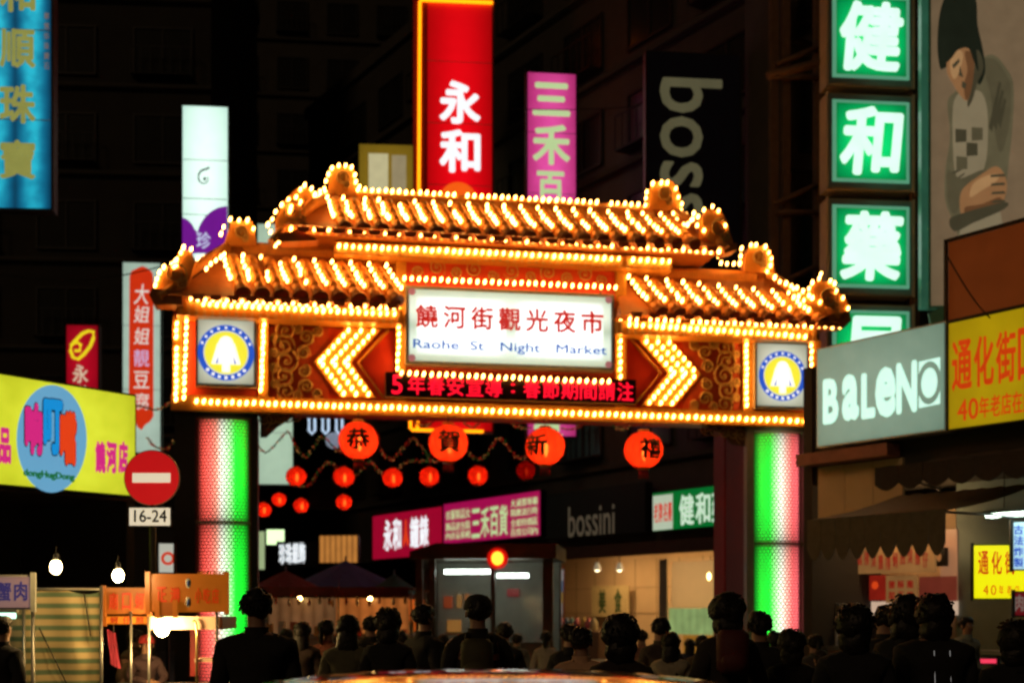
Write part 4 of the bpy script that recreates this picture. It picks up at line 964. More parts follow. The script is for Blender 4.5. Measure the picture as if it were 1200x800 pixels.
# corner shop front on the right
BF = Frame(957, 22, -55)
shop = T('corner_shop', 'low shop front on the right below the grey BALENO fascia', 'shop', BF)
def sL(px, py, dy=0): return shop.L(px, py, dy)
z_sb = sL(957, 529)[1]; u_end = sL(1330, 500)[0]
zc0 = sL(957, 548)[1]
b = MB(); b.box(-.1, u_end, 3.203, 3.4, 0, 5.8); shop.part('back_wall', b, mat('dim_green_wall', (.20, .24, .20), .8, 0, .2, 3))
b = MB(); b.box(-.1, u_end, .25, 3.197, 3.75, 3.9); shop.part('ceiling', b, CONC)
b = MB(); b.box(-.1, u_end, .25, 3.2, 5.65, 5.75); shop.part('flat_roof', b, CONC2)
b = MB(); b.box(-.3, -.103, .0, 3.4, 0, 5.8); shop.part('side_wall', b, CONC2)
b = MB(); b.box(-.1, u_end, .05, .247, 3.75, 5.8); shop.part('fascia_wall', b, CONC2)
b = MB(); u1, z1 = sL(1056, 575); z0 = sL(957, 585)[1]
TANW = mat('cream_shop_panel', (.55, .42, .24), .7, 0, .15, 3)
for k in range(3):
    b = MB(); ua = .05 + k * u1 / 3; b.box(ua, ua + u1 / 3 - .015, -.02, .046, 3.05, zc0); shop.part('wall_panel', b, TANW)
b = MB(); b.box(-.15, u1 * 1.0, -.35, -.022, z_sb - .26, z_sb - .06); shop.part('canopy_rail', b, mat('worn_red_brown_rail', (.30, .12, .08), .7, 0, .4, 6))
for k in range(2): b = MB(); b.box(.35 + k * .75, .95 + k * .75, .9, 1.05, 3.02, 3.08); shop.part('added_fill_light', b, glow('corner_fill_glow', (255, 205, 140), 18.0, noise=0))  # added lamps, kept out of view, to brighten the shop interior
# hanging signs and wall posters inside
b = MB(); a, c = sL(1120, 640, 1.6)[0], sL(1345, 640, 1.6)[0]; b.box(a, c, 1.62, 1.72, 0, 3.745); shop.part('partition', b, mat('grey_green_partition', (.22, .27, .25), .7, 0, .2, 3))
b = MB(); b.box(sL(986, 640, 1.8)[0], sL(1119, 640, 1.8)[0], 1.82, 1.9, 0, 3.6); shop.part('partition', b, mat('tan_inner_wall', (.50, .34, .20), .7, 0, .2, 3))
b = MB(); b.box(sL(958, 640, 1.8)[0], sL(985, 640, 1.8)[0], 1.84, 1.9, 0, 3.6); shop.part('partition', b, mat('brown_panel', (.22, .13, .08), .7, 0, .3, 5))
def card(name, label, px0, py0, px1, py1, dy, m, cat='poster', d=.03, group=None):
    uc, zb = BF.uz((px0 + px1) / 2, py1, dy); zt = BF.uz((px0 + px1) / 2, py0, dy)[1]; hw = (BF.uz(px1, py1, dy)[0] - BF.uz(px0, py1, dy)[0]) / 2
    t = T(name, label, cat, BF, uc, dy, zb, group); b = MB(); b.box(-hw, hw, 0, d, 0, zt - zb); t.part('board', b, m); t.hw, t.H, t.dy = hw, zt - zb, dy; return t
PRC = glow('printed_cream', (170, 122, 70), .42, noise=.35); PRR = glow('printed_red', (140, 30, 18), .65, noise=.6); PRW = glow('menu_white', (196, 160, 124), .8, noise=.15)  # menu and poster print given its own glow to brighten the interior
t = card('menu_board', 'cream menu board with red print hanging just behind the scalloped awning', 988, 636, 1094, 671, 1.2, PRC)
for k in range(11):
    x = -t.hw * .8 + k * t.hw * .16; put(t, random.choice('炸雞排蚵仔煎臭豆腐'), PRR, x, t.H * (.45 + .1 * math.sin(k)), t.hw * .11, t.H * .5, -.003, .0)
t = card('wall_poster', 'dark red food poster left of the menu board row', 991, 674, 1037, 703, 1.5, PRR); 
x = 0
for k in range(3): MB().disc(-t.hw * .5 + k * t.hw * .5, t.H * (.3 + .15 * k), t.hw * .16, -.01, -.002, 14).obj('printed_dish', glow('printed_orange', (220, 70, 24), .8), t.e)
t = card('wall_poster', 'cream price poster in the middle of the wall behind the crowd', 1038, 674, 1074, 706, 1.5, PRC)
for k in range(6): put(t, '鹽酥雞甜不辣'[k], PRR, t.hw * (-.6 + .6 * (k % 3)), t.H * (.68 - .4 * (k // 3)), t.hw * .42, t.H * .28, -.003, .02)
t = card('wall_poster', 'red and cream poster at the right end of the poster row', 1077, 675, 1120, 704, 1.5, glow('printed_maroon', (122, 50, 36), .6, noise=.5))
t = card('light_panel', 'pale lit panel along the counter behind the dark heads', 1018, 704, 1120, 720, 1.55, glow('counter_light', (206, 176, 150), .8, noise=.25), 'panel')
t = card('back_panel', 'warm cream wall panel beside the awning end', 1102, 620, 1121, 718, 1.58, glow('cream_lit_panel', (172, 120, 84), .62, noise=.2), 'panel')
b = MB(); x, z = t.L(1096, 661, 1.5); 
t = card('wall_lamp', 'small dark wall lamp beside the cream panel', 1096, 641, 1107, 663, 1.42, DARKM, 'lamp', .1)
b = MB(); b.ball((0, -.03, t.H * .5), (.05, .03, .08)); t.part('lamp_glass', b, glow('amber_lamp', (170, 110, 60), .7))
t = card('doorway_panel', 'dim brown panel in the shop entrance beside the right column', 962, 655, 990, 720, 1.5, mat('brown_panel', (.22, .13, .08), .7, 0, .3, 5), 'panel')
# stock on the shelf behind the crowd: leaning coloured sheets
for k in range(8):
    px = 957 + k * 5.2; u_, z_ = BF.uz(px, 770, .6); b = MB()
    b.box(-.05, .05, 0, .02, 0, .75, Matrix.Rotation(R(14 + 4 * (k % 3)), 4, 'Y'))
    o = b.obj('leaning_board', mat('stock_%d' % k, [(.45, .45, .42), (.12, .2, .4), (.5, .32, .12), (.2, .22, .22), (.6, .6, .56), (.05, .08, .2), (.2, .1, .05), (.3, .3, .29)][k], .5), None)
    o.location = BF.world(u_, .6, 1.0); o.rotation_euler = (0, 0, BF.yaw)
    tag(o, 'narrow %s board leaning in the stock row beside the right column' % ['pale', 'blue', 'ochre', 'grey', 'chalk white', 'navy', 'brown', 'ash coloured'][k], 'board', 'boards leaning in the shop entrance')
t = T('display_counter', 'low counter carrying the leaning boards in the shop entrance', 'counter', BF, BF.uz(975, 780, .6)[0], .6, 0)
b = MB(); b.box(-.9, .9, -.25, .45, .92, .99); t.part('counter_top', b, STEEL); b = MB(); b.box(-.85, .85, -.2, .4, 0, .917); t.part('counter_body', b, mat('brown_panel', (.22, .13, .08)))

# fascia signs
BALF = glow('grey_green_face', (106, 142, 122), .88, edge=.15, noise=.12, hot=(134, 160, 140))
UB = BF.uz(957, 450, -.36)[0]; t = T('fascia_sign', 'grey green light box fascia lettered BALENO in white', 'sign', BF, UB, -.06, z_sb)
u1 = BF.uz(1110, 450, -.36)[0] - UB; ztp = BF.uz(957, 415)[1]; H = ztp - z_sb
b = MB(); b.box(0, u1 - .02, -.3, 0, 0, H); t.part('sign_case', b, SILV); b = MB(); b.box(.03, u1 - .05, -.315, -.302, .03, H - .03); t.part('sign_face', b, BALF)
WL = glow('fluorescent_white_lettering', (205, 250, 232), 1.05)
BY = [('B', 965, 983, 445, 495), ('a', 987.5, 1007, 440, 491), ('L', 1010, 1026, 438, 489), ('e', 1026.5, 1050, 432, 487), ('N', 1051, 1075, 426, 482)]
for ch, xa, xb, ya, yb in BY: word(t, ch, WL, (xa, ya), (xb, yb), -.37, -.318, .045, name='letter')
pp = [t.L(x, y, -.37) for x, y in ((1077.5, 424), (1102, 418.5), (1102, 473), (1077.5, 478))][::-1]
b = MB(); b.prism(pp, -.326, -.317); t.part('letter_block', b, WL)
cx = (pp[0][0] + pp[1][0]) / 2; x, z = t.L(1090, 448.5, -.37)
MB().disc(x, z, .215 * 1.0, -.334, -.328, 30, .15, rz=.33).obj('letter_ring', BALF, t.e)
t2 = T('fascia_sign', 'worn yellow fascia with red 通化街 next to the BALENO sign', 'sign', BF, UB + u1 + .02, -.06, BF.uz(1109, 510)[1])
u2 = BF.uz(1345, 450)[0] - u1 - UB - .02; H2 = BF.uz(1109, 385)[1] - BF.uz(1109, 510)[1]
b = MB(); b.box(0, u2, -.3, 0, 0, H2); t2.part('sign_case', b, DARKM)
b = MB(); b.box(.02, u2 - .02, -.315, -.302, .03, H2 - .03); t2.part('sign_face', b, glow('yellow_ochre_face', (178, 150, 8), .82, edge=.1, noise=.2, tubes=2, tamp=.15))
RL = glow('red_orange_lettering', (206, 60, 10), .8, noise=.2)
def along(t, s, m, px0, px1, ya, yb, vx=-455, vy=HOR, bold=.02, fill=.9, dy=-.37, y=-.318):
    """characters along a receding fascia: ya, yb are rows at px0"""
    n = len(s)
    for i, ch in enumerate(s):
        xa = px0 + (px1 - px0) * (i + .5 - fill / 2) / n; xb = px0 + (px1 - px0) * (i + .5 + fill / 2) / n; k = ((xa + xb) / 2 - vx) / (px0 - vx)
        word(t, ch, m, (xa, vy - (vy - ya) * k), (xb, vy - (vy - yb) * k), dy, y, bold, name='character')
along(t2, '通化街口', RL, 1115, 1218, 403, 457); along(t2, '40年老店在此', RL, 1122, 1212, 470, 493, bold=.01)
# rusty panel above the yellow sign
t = T('rusty_panel', 'rust brown sheet metal panel in a thin black frame below the poster', 'panel', BF, BF.uz(1121, 376)[0], -.2, BF.uz(1121, 378)[1])
W_, H_ = BF.uz(1340, 376)[0] - BF.uz(1121, 376)[0], BF.uz(1121, 287)[1] - BF.uz(1121, 378)[1]
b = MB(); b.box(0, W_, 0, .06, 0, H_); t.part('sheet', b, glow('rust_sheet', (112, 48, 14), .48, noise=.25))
b = MB(); b.box(-.04, W_, -.05, -.002, H_, H_ + .05).box(-.04, W_, -.05, -.002, -.05, 0).box(-.05, -.002, -.05, .0, -.05, H_ + .05); t.part('frame', b, DARKM)
for k in range(2): b = MB(); b.box(.5 + k * 2, .56 + k * 2, .063, .3, -.6, H_); t.part('strut', b, DARKM)
# awnings
def awning(name, label, ua, ub, zback, zfront, dep, drop, m, nsc, F=BF):
    t = T(name, label, 'awning', F, ua, -.07, 0); W = ub - ua
    b = MB(); N = 24
    vs = []
    for i in range(N + 1):
        for j in range(5): g = j / 4; vs.append((W * i / N, -dep * g, zback + (zfront - zback) * g - .05 * math.sin(PI * g) + .012 * math.sin(i * 2.2)))
    n0 = len(vs); vs += [(x, y, z - .02) for x, y, z in vs]
    fs = []
    for i in range(N):
        for j in range(4): a = i * 5 + j; fs += [(a, a + 1, a + 6, a + 5), (n0 + a + 5, n0 + a + 6, n0 + a + 1, n0 + a)]
    b.add(vs, fs, True); t.part('canopy', b, m)
    for k in range(nsc):                                 # scalloped valance, each tongue a piece
        x0, x1 = W * k / nsc, W * (k + 1) / nsc - .008; b = MB(); h0 = zfront - drop * .72
        pts = [(x0, zfront), (x0, h0)] + [(x0 + (x1 - x0) * i / 6, h0 - drop * .28 * math.sin(PI * i / 6)) for i in range(1, 6)] + [(x1, h0), (x1, zfront)]
        b.prism(pts[:1] + pts[1:], -dep - .02, -dep - .004); t.part('scallop', b, m)
    for x in (0.02, W - .02):
        b = MB(); b.cyl((x, 0, zback - .5), (x, -dep + .02, zfront - .03), .02, 6); t.part('arm', b, STEEL)
    b = MB(); b.prism([(0, 0), (0.001, 0)], 0, 0) if False else None
    return t
AWM = mat('dark_green_canvas', (.13, .11, .075), .9, 0, .3, 12, .4)
dep = 2.1
ua, _ = BF.uz(947, 620, -dep - .07); ub, _ = BF.uz(1109, 610, -dep - .07)
zf = BF.uz(947, 609, -dep - .07)[1]; zbk = 3.32
awning('awning', 'dark awning with a scalloped edge over the shop entrance right of the gate', ua, ub, zbk + .12, zf, dep, .62, AWM, 9)
ua2 = BF.uz(1060, 560, -.9)[0]; awning('awning', 'upper dark awning under the yellow fascia at the right edge', ua2, ua2 + 6.0, 3.98, 3.72, 1.5, .36, mat('black_canvas', (.04, .03, .025), .9, 0, .3, 12), 14)
# fluorescent fitting
t = T('fluorescent_lamp', 'bright double fluorescent tube lamp at the right edge', 'lamp', BF, BF.uz(1152, 605, -.6)[0], -.6, BF.uz(1152, 606, -.6)[1])
b = MB(); b.box(0, 1.6, .0, .14, .05, .10); t.part('fitting', b, SILV)
for k in range(2): b = MB(); b.cyl((.04, .02 + .09 * k, .02), (1.56, .02 + .09 * k, .02), .022, 8); t.part('tube', b, glow('fluorescent_tube', (226, 255, 232), 16.0, noise=0))
for k in range(2): b = MB(); b.cyl((.3 + k, .07, .10), (.3 + k, .07, 1.0), .008, 5); t.part('hanging_wire', b, DARKM)
def bsign(name, label, px0, py0, px1, py1, dy, face, depth=.12, yaw=None):
    F = BF if yaw is None else Frame(px0, BF.world(*[BF.uz(px0, py1, dy)[0], dy, 0])[1], yaw)
    return boxsign(name, label, F, px0, py0, px1, py1, face, depth, .02, DARKM, dy=dy if yaw is None else 0, posts=False)
t = bsign('shop_sign', 'small bright yellow light box with red 通化街 under the fluorescent lamp', 1139, 637, 1262, 702, .3, glow('lemon_face', (240, 236, 10), 1.0, noise=.04), yaw=-8)
t_ = t; htext(t, '通化街', RL, (1144, 659), (1191, 659), 28, 0, -.025, .02, .8); htext(t, '40年老店', RL, (1150, 691), (1196, 691), 12, 0, -.025, .0, .7)
t = bsign('shop_sign', 'narrow pale blue light box with blue characters at the right edge', 1185, 610, 1215, 668, -.5, glow('pale_blue_face', (176, 216, 232), .95), yaw=-8)
vtext(t, '古法炸製', glow('royal_blue_lettering', (30, 80, 190), .8), 1193, 614, 665, 11, 0, -.025, .02, .85)
t = bsign('shop_sign', 'small red sign with pale characters below the yellow light box', 1187, 692, 1230, 722, -.3, glow('dull_red_face', (110, 16, 24), .6), yaw=-8)
htext(t, '肉排', glow('pale_pink_lettering', (150, 130, 120), .45), (1188, 706), (1212, 706), 20, 0, -.025, .02, .85)
t = bsign('counter_light', 'short pink neon strip on the counter at the right', 1145, 770, 1169, 778, .2, glow('pink_neon', (240, 60, 90), 1.1), yaw=-8)
t = T('food_counter', 'metal food counter behind the people at the right edge', 'counter', BF, BF.uz(1150, 790, .4)[0], .4, 0)
b = MB(); b.box(-.9, 2.2, 0, .6, .92, .98); t.part('counter_top', b, STEEL); b = MB(); b.box(-.85, 2.15, .05, .55, 0, .917); t.part('counter_body', b, mat('grey_green_partition', (.22, .27, .25)))

# ------------------------------------------------------------------ left roadside shop with the yellow sign
LF = Frame(160, 20, 54)
t = T('roadside_shop', 'low dark shop at the left carrying the yellow light box fascia', 'shop', LF, -9, 0.05, 0)
b = MB(); b.box(0, 9.0, 2.8, 3.0, 0, 3.3); t.part('back_wall', b, CONC2); b = MB(); b.box(8.85, 9.0, 0, 2.797, 0, 3.3); t.part('side_wall', b, CONC2)
zs0 = LF.uz(160, 583)[1]; zs1 = LF.uz(160, 465)[1]
b = MB(); b.box(0, 9.0, 0, 3.0, 3.303, zs0 + .05); t.part('lintel', b, mat('dark_brown_wall', (.07, .035, .025), .8, 0, .3, 3)); b = MB(); b.box(0, 9.0, .04, 3.0, zs0 + .053, zs1 - .1); t.part('parapet', b, CONC2)
YF = glow('lime_yellow_face', (205, 212, 22), .98, edge=.12, noise=.15, tubes=3, tamp=.12, hot=(232, 240, 60))
ys = T('fascia_sign', 'long yellow light box with a blue oval and fat cartoon characters', 'sign', LF, LF.uz(160, 520, -.37)[0] - 6.5, -.06, LF.uz(160, 583, -.37)[1])
b = MB(); b.box(0, 6.5, -.3, 0, 0, zs1 - zs0); ys.part('sign_case', b, DARKM); b = MB(); b.box(.03, 6.47, -.315, -.303, .03, zs1 - zs0 - .03); ys.part('sign_face', b, YF)
ys.dy = -.37
ov = [(60 + 41 * math.cos(a), 514 + 63 * math.sin(a)) for a in [2 * PI * i / 40 for i in range(40)]]
poly(ys, ov, -.318, glow('sky_blue_print', (104, 168, 206), .9, noise=.05), 'blue_oval')
HP = glow('hot_pink_print', (214, 40, 130), .9, noise=.05); CY = glow('cyan_print', (16, 142, 214), .95, noise=.05); OR_ = glow('orange_red_print', (226, 64, 22), .95, noise=.05); OLN = mat('dark_outline_print', (.02, .03, .08), .6, 0, .1, 5, 0)
def fat(ch, x0, y0, x1, y1, m):
    w1 = word(ys, ch, OLN, (x0 - 1, y0 - 1.5), (x1 + 1, y1 + 1.5), -.37, -.327, .085, name='character_outline'); w2 = word(ys, ch, m, (x0, y0), (x1, y1), -.37, -.336, .055, name='character'); return w1, w2
fat('响', 28, 470, 48, 534, HP); fat('叮', 49.5, 466, 72, 534, CY); fat('噹', 69, 480, 88, 546, OR_)
ow_ = word(ys, 'dongHugDong', glow('grass_green_print', (10, 120, 20), .6), (26, 549), (86, 565), -.37, -.334, .03, name='lettering')
for ch, x0, x1 in (('饒', 111, 123), ('河', 124, 136), ('店', 138, 149)): word(ys, ch, HP, (x0, 516), (x1, 555), -.37, -.320, .05, name='character')
word(ys, '品', HP, (-2, 500), (12, 544), -.37, -.320, .04, name='character')
# no entry sign on its pole
t = T('no_entry_sign', 'round red no entry sign over a white plate reading 16-24 on a pole', 'road sign', Frame(179, 14.6, 0))
z = t.L(179, 560)[1]; r = 31.5 / F_PX * 14.6; SR = glow('retroreflective_red', (196, 10, 22), .62, noise=.1)
b = MB(); b.disc(0, z, r, -.05, -.035, 48); d_ = t.part('disc', b, mat('retro_red', (.62, .02, .03), .4, 0, .08, 4, emit=lin((196, 10, 22)), es=.62))
b = MB(); b.disc(0, z, r + .012, -.034, -.02, 48); t.part('disc_back', b, STEEL)
b = MB(); b.box(-.215, .215, -.058, -.051, z - .055, z + .052); t.part('white_bar', b, mat('retro_white', (.75, .74, .66), .4, 0, .05, 4, emit=lin((214, 206, 182)), es=.85))
x0, z1 = t.L(152, 594); x1, z0 = t.L(202, 617); b = MB(); b.box(x0, x1, -.05, -.03, z0, z1); t.part('plate', b, DARKM)
b = MB(); b.box(x0 + .012, x1 - .012, -.056, -.051, z0 + .012, z1 - .012); t.part('plate_face', b, MC['retro_white'])
word(t, '16-24', INK, (159, 597.5), (197, 612), 0, -.058, .012)
b = MB(); b.cyl((0.0, .0, 0), (0, 0, z + r), .038, 12); t.part('pole', b, DARKM)
# small white sign with red ring behind the left column
t = boxsign('small_sign', 'small white box sign with a red ring mark left of the gate column', Frame(196, 23, 8), 185, 636, 205, 671, glow('off_white_face', (206, 206, 190), .72), .15, .01, posts=False)
x, z = t.L(197, 654); MB().disc(x, z, .12, -.03, -.022, 20, .07).obj('ring_mark', RD2, t.e); b = MB(); b.cyl((0, .18, -3), (0, .18, t.H), .03, 8); t.part('post', b, DARKM)

# ------------------------------------------------------------------ shop row signs and interiors behind the gate
def rowsign(name, label, px0, pyt0, px1, pyb0, face, dy=0.0, depth=.25, z=None):
    F = RF; ua, zt = F.uz(px0, pyt0, dy); ub, _ = F.uz(px1, pyt0, dy); zb = F.uz(px0, pyb0, dy)[1]
    t = T(name, label, 'sign', F, ua, dy, zb); H = zt - zb; W = ub - ua
    b = MB(); b.box(0, W, 0, depth, 0, H); t.part('sign_case', b, DARKM); b = MB(); b.box(.03, W - .03, -.02, -.003, .03, H - .03); t.part('sign_face', b, face); t.dy = dy; return t
def rowtext(t, s, m, px0, px1, ya, yb, **k): along(t, s, m, px0, px1, ya, yb, vx=-350, vy=HOR, dy=t.dy, y=-.023, **k)
t = rowsign('fascia_sign', 'crimson shop fascia lettered 永和鐘錶 with an orange mark in its middle', 437, 604, 518.5, 656, glow('crimson_fascia_face', (168, 8, 46), .78, noise=.15))
rowtext(t, '永和', WB, 450, 471, 610, 645, bold=.02); rowtext(t, '鐘錶', WB, 481, 503, 606.5, 641, bold=.02)
rowtext(t, '人', OR_, 472.5, 480, 609, 640, bold=.1)
t = rowsign('fascia_sign', 'magenta shop fascia crowded with pale characters around 三禾百貨', 520, 590, 633.5, 638, glow('magenta_fascia_face', (176, 16, 84), .78, noise=.2))
rowtext(t, '三禾百貨', PG, 553, 596, 597, 630, bold=.02)
rowtext(t, '衣服精品女', PG, 523, 552, 599, 609, bold=.0); rowtext(t, '飾品皮包鞋', PG, 523, 552, 613, 622, bold=.0); rowtext(t, '內衣童裝帽', PG, 523, 552, 624, 632, bold=0)
rowtext(t, '大減價專櫃', PG, 599, 631, 586, 594, bold=.0); rowtext(t, '精緻流行時', PG, 599, 631, 597, 605, bold=0); rowtext(t, '全館特價區', PG, 599, 631, 609, 617, bold=0); rowtext(t, '百貨公司內', PG, 599, 631, 620, 628, bold=0)
t = rowsign('fascia_sign', 'unlit black bossini fascia between the magenta and green signs', 640, 580, 757, 633, mat('black_fascia', (.012, .01, .01), .5, 0, .2, 3, .05))
word(t, 'bossini', mat('dim_steel_lettering', (.42, .40, .34), .5, .3, .2, 6, emit=lin((92, 84, 68)), es=.42), (667, 594), (721, 625), 0, -.03, .004)
t = rowsign('fascia_sign', 'green and white shop fascia lettered 健和藥 behind the maroon post', 765, 577, 872, 623, glow('forest_green_fascia', (0, 112, 44), .8, noise=.15))
x0, z1 = t.L(766, 579); x1, z0 = t.L(789, 622); b = MB(); b.box(x0, x1, -.028, -.021, .04, z1 - .05); t.part('white_panel', b, glow('cool_white_fascia', (190, 206, 180), .8))
rowtext(t, '老牌名藥', TR, 767, 789, 590, 612, bold=.01, fill=.8); 
rowtext(t, '健和藥局', glow('fascia_white_lettering', (206, 234, 206), .9), 796, 872, 581, 615, bold=.02)
for ch in t.e.children:
    if ch.name.startswith('character') and ch.data.materials[0] == TR: ch.location.y = -.032
# row of dark signs and lit windows at the left, down the street
t = boxsign('shop_sign', 'glaring white green lamp panel far down the street at the left', Frame(320, 48, 3), 312, 620, 334, 638, glow('lime_white_face', (220, 255, 190), 1.5, noise=0), .2, .01)
t = boxsign('shop_sign', 'tall dim pale panel beside the glaring lamp panel', Frame(305, 47, 3), 299, 622, 311, 667, glow('dim_pale_face', (170, 190, 140), .8), .2, .01)
t = boxsign('shop_sign', 'dark fascia with crowded white characters down the street', Frame(340, 46, 3), 325, 634, 372, 664, mat('dark_green_fascia', (.015, .03, .025), .5), .2, .01)
htext(t, '珍珠銀飾', WB, (327, 649), (358, 647), 25, 0, -.023, .03, .96)
t = boxsign('shop_sign', 'amber lit shop panel with vertical stripes down the street', Frame(397, 46, -10), 374, 627, 420, 659, glow('amber_striped_face', (200, 130, 60), .85, tubes=7, tamp=.6, noise=.3), .2, .01)
# shop interior under the bossini fascia
sh = T('shop_interior', 'bright cream shop room open to the street under the bossini fascia', 'shop', RF, RF.uz(650, 700)[0], .1, 0)
W_ = RF.uz(790, 700)[0] - RF.uz(650, 700)[0]
CRM = mat('cream_wall', (.60, .44, .27), .8, 0, .1, 2)
b = MB(); b.box(-5.5, W_ + 3.2, 3.6, 3.75, 0, 3.55); sh.part('back_wall', b, CRM)
b = MB(); b.box(-5.6, -5.503, 0, 3.75, 0, 3.55); sh.part('side_wall', b, CRM)
b = MB(); b.box(W_ + 3.203, W_ + 3.35, 0, 3.75, 0, 3.55); sh.part('side_wall', b, CRM)
b = MB(); b.box(-5.6, W_ + 3.35, .0, 3.8, 3.553, 3.65); sh.part('ceiling', b, CRM)
b = MB(); b.box(-5.6, W_ + 3.35, .0, 3.8, .004, .1); sh.part('floor', b, CONC)
for k in range(10): b = MB(); b.box(-5.25 + k * 1.2, -5.235 + k * 1.2, 3.58, 3.597, .15, 3.4); sh.part('wall_joint', b, mat('dark_wall_strip', (.25, .18, .1), .8))  # thin darker strips laid over the wall
for k in range(2): b = MB(); b.box(-5.5, W_ + 3.2, 3.58, 3.596, 1.5 + .9 * k, 1.515 + .9 * k); sh.part('wall_rail', b, mat('dark_wall_strip', (.25, .18, .1)))
b = MB(); b.box(-5.6, W_ + 3.35, -.12, -.004, 3.27, 3.66); sh.part('header_board', b, mat('dark_brown_wall', (.07, .035, .025), .8, 0, .3, 3))  # board added to hide the added lamps behind it
SPOT = glow('spot_lamp_glow', (255, 235, 180), 5.0, noise=0)
def hang(name, label, px, py, Y, kind, group):
    X = (px - 600) / F_PX * Y; z = EYE + (HOR - py) / F_PX * Y; e = empty(name, (X, Y, z), 0, label, 'lamp', group)
    if kind == 'spot':
        MB().lathe([(.07, .14), (.06, .12), (.13, -.06), (.14, -.10)], n=14).obj('lamp_shade', mat('white_enamel', (.6, .6, .52), .4, emit=(.7, .6, .4), es=.25), e); MB().ball((0, 0, -.06), .09, 10, 6).obj('light_bulb', SPOT, e)
    else:
        MB().ball((0, 0, 0), (.10, .10, .14), 12, 8).obj('light_bulb', glow('pendant_glow', (255, 226, 140), 7.0, noise=0), e)
    MB().cyl((0, 0, .12), (0, 0, .6), .012, 6).obj('hanging_wire', DARKM, e)
hang('spot_lamp', 'left of two small white spot lamps inside the cream shop', 700, 664, 41, 'spot', 'spot lamps in the cream shop'); hang('spot_lamp', 'right of two small white spot lamps inside the cream shop', 726, 664, 40.2, 'spot', 'spot lamps in the cream shop')
hang('pendant_lamp', 'left of two glowing pendant bulbs beside the maroon post', 832.5, 675, 37.4, 'p', 'pendant bulbs by the maroon post'); hang('pendant_lamp', 'right of two glowing pendant bulbs beside the maroon post', 843, 675, 37.0, 'p', 'pendant bulbs by the maroon post')
for k in range(3):
    u = RF.uz(690 + 55 * k, 650, 1.8)[0] - sh.o0[0]; b = MB(); b.box(u - .6, u + .6, 1.6, 1.9, 3.47, 3.55); sh.part('added_fill_light', b, glow('room_fill_glow', (255, 204, 136), 42.0, noise=0))  # added lamps, hidden by the header board, to brighten the room
def rcard(name, label, px0, py0, px1, py1, dy, m, cat='poster'):
    uc, zb = RF.uz((px0 + px1) / 2, py1, dy); zt = RF.uz((px0 + px1) / 2, py0, dy)[1]; hw = (RF.uz(px1, py1, dy)[0] - RF.uz(px0, py1, dy)[0]) / 2
    t = T(name, label, cat, RF, uc, dy, zb); b = MB(); b.box(-hw, hw, 0, .04, 0, zt - zb); t.part('board', b, m); t.hw, t.H, t.dy = hw, zt - zb, dy; return t
DKG = mat('dark_green_ink', (.05, .09, .03), .7)
t = rcard('calligraphy_scroll', 'cream scroll with two columns of dark green brush marks on the shop wall', 693, 686, 736, 722, 3.4, mat('scroll_paper', (.52, .42, .22), .8))
for k, ch in enumerate('美食'): put(t, ch, DKG, -t.hw * .4 + k * t.hw * .85, t.H * .5, t.hw * .4, t.H * .8, -.005, .03)
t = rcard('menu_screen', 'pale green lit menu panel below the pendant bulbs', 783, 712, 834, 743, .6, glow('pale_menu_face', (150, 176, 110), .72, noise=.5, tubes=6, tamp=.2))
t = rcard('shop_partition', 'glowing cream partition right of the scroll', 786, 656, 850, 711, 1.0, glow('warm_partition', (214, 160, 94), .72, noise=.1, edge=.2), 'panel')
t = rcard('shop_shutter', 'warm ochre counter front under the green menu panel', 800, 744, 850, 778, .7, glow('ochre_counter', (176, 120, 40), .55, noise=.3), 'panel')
t = rcard('shop_post', 'grey door post between the scroll wall and the glowing partition', 772, 655, 781, 778, .4, mat('grey_post', (.30, .29, .24), .6), 'post')
for k, (px, c) in enumerate(((655, (.5, .6, .65)), (658, (.6, .1, .08)), (664, (.1, .2, .4)), (670, (.1, .25, .3)), (676, (.5, .1, .15)), (684, (.5, .35, .1)), (690, (.6, .15, .2)), (696, (.55, .5, .3)))):
    py = 720 - (30 if k < 2 else 0); Y = 41.5 - k * .2; X = (px - 600) / F_PX * Y; zz = EYE + (HOR - py - 12) / F_PX * Y
    b = MB(); b.lathe([(.11, 0), (.13, .05), (.12, .28), (.06, .36), (.05, .42)], n=10)
    o = b.obj('display_jar', mat('jar_%d' % k, c, .3)); o.location = (X, Y, .95 + .002 * k)
    tag(o, ['white', 'red', 'navy', 'teal', 'crimson', 'amber', 'pink', 'cream'][k] + ' jar in the row on the shop counter beside the kiosk', 'jar', 'coloured jars on the shop counter')
b = MB(); b.box(-1.5, 1.7, -.3, .3, 0, .95); o = b.obj('shop_counter', mat('brown_panel', (.22, .13, .08))); o.location = ((674 - 600) / F_PX * 40.9, 40.9, 0); o.rotation_euler = (0, 0, RF.yaw); tag(o, 'plain brown counter carrying the coloured jars', 'counter')
t = T('flag_banner', 'thin coloured banner hanging at the left edge of the cream shop', 'banner', Frame(656, 37, -20)); 
for k, c in enumerate(((.6, .65, .7), (.1, .25, .5), (.6, .4, .1), (.6, .62, .66), (.1, .2, .3))):
    x, z1 = t.L(651, 667 + k * 13); x1, z0 = t.L(660 - k * .4, 680 + k * 13); b = MB(); b.box(x, x1, 0, .02, z0, z1 - .004); t.part('panel', b, mat('banner_%d' % k, c, .6, emit=c, es=.25))
x, _ = t.L(661, 700); t.part('pole', MB().cyl((x, 0, 0), (x, 0, 2.9), .02, 6), mat('red_pole', (.5, .04, .04), .5))

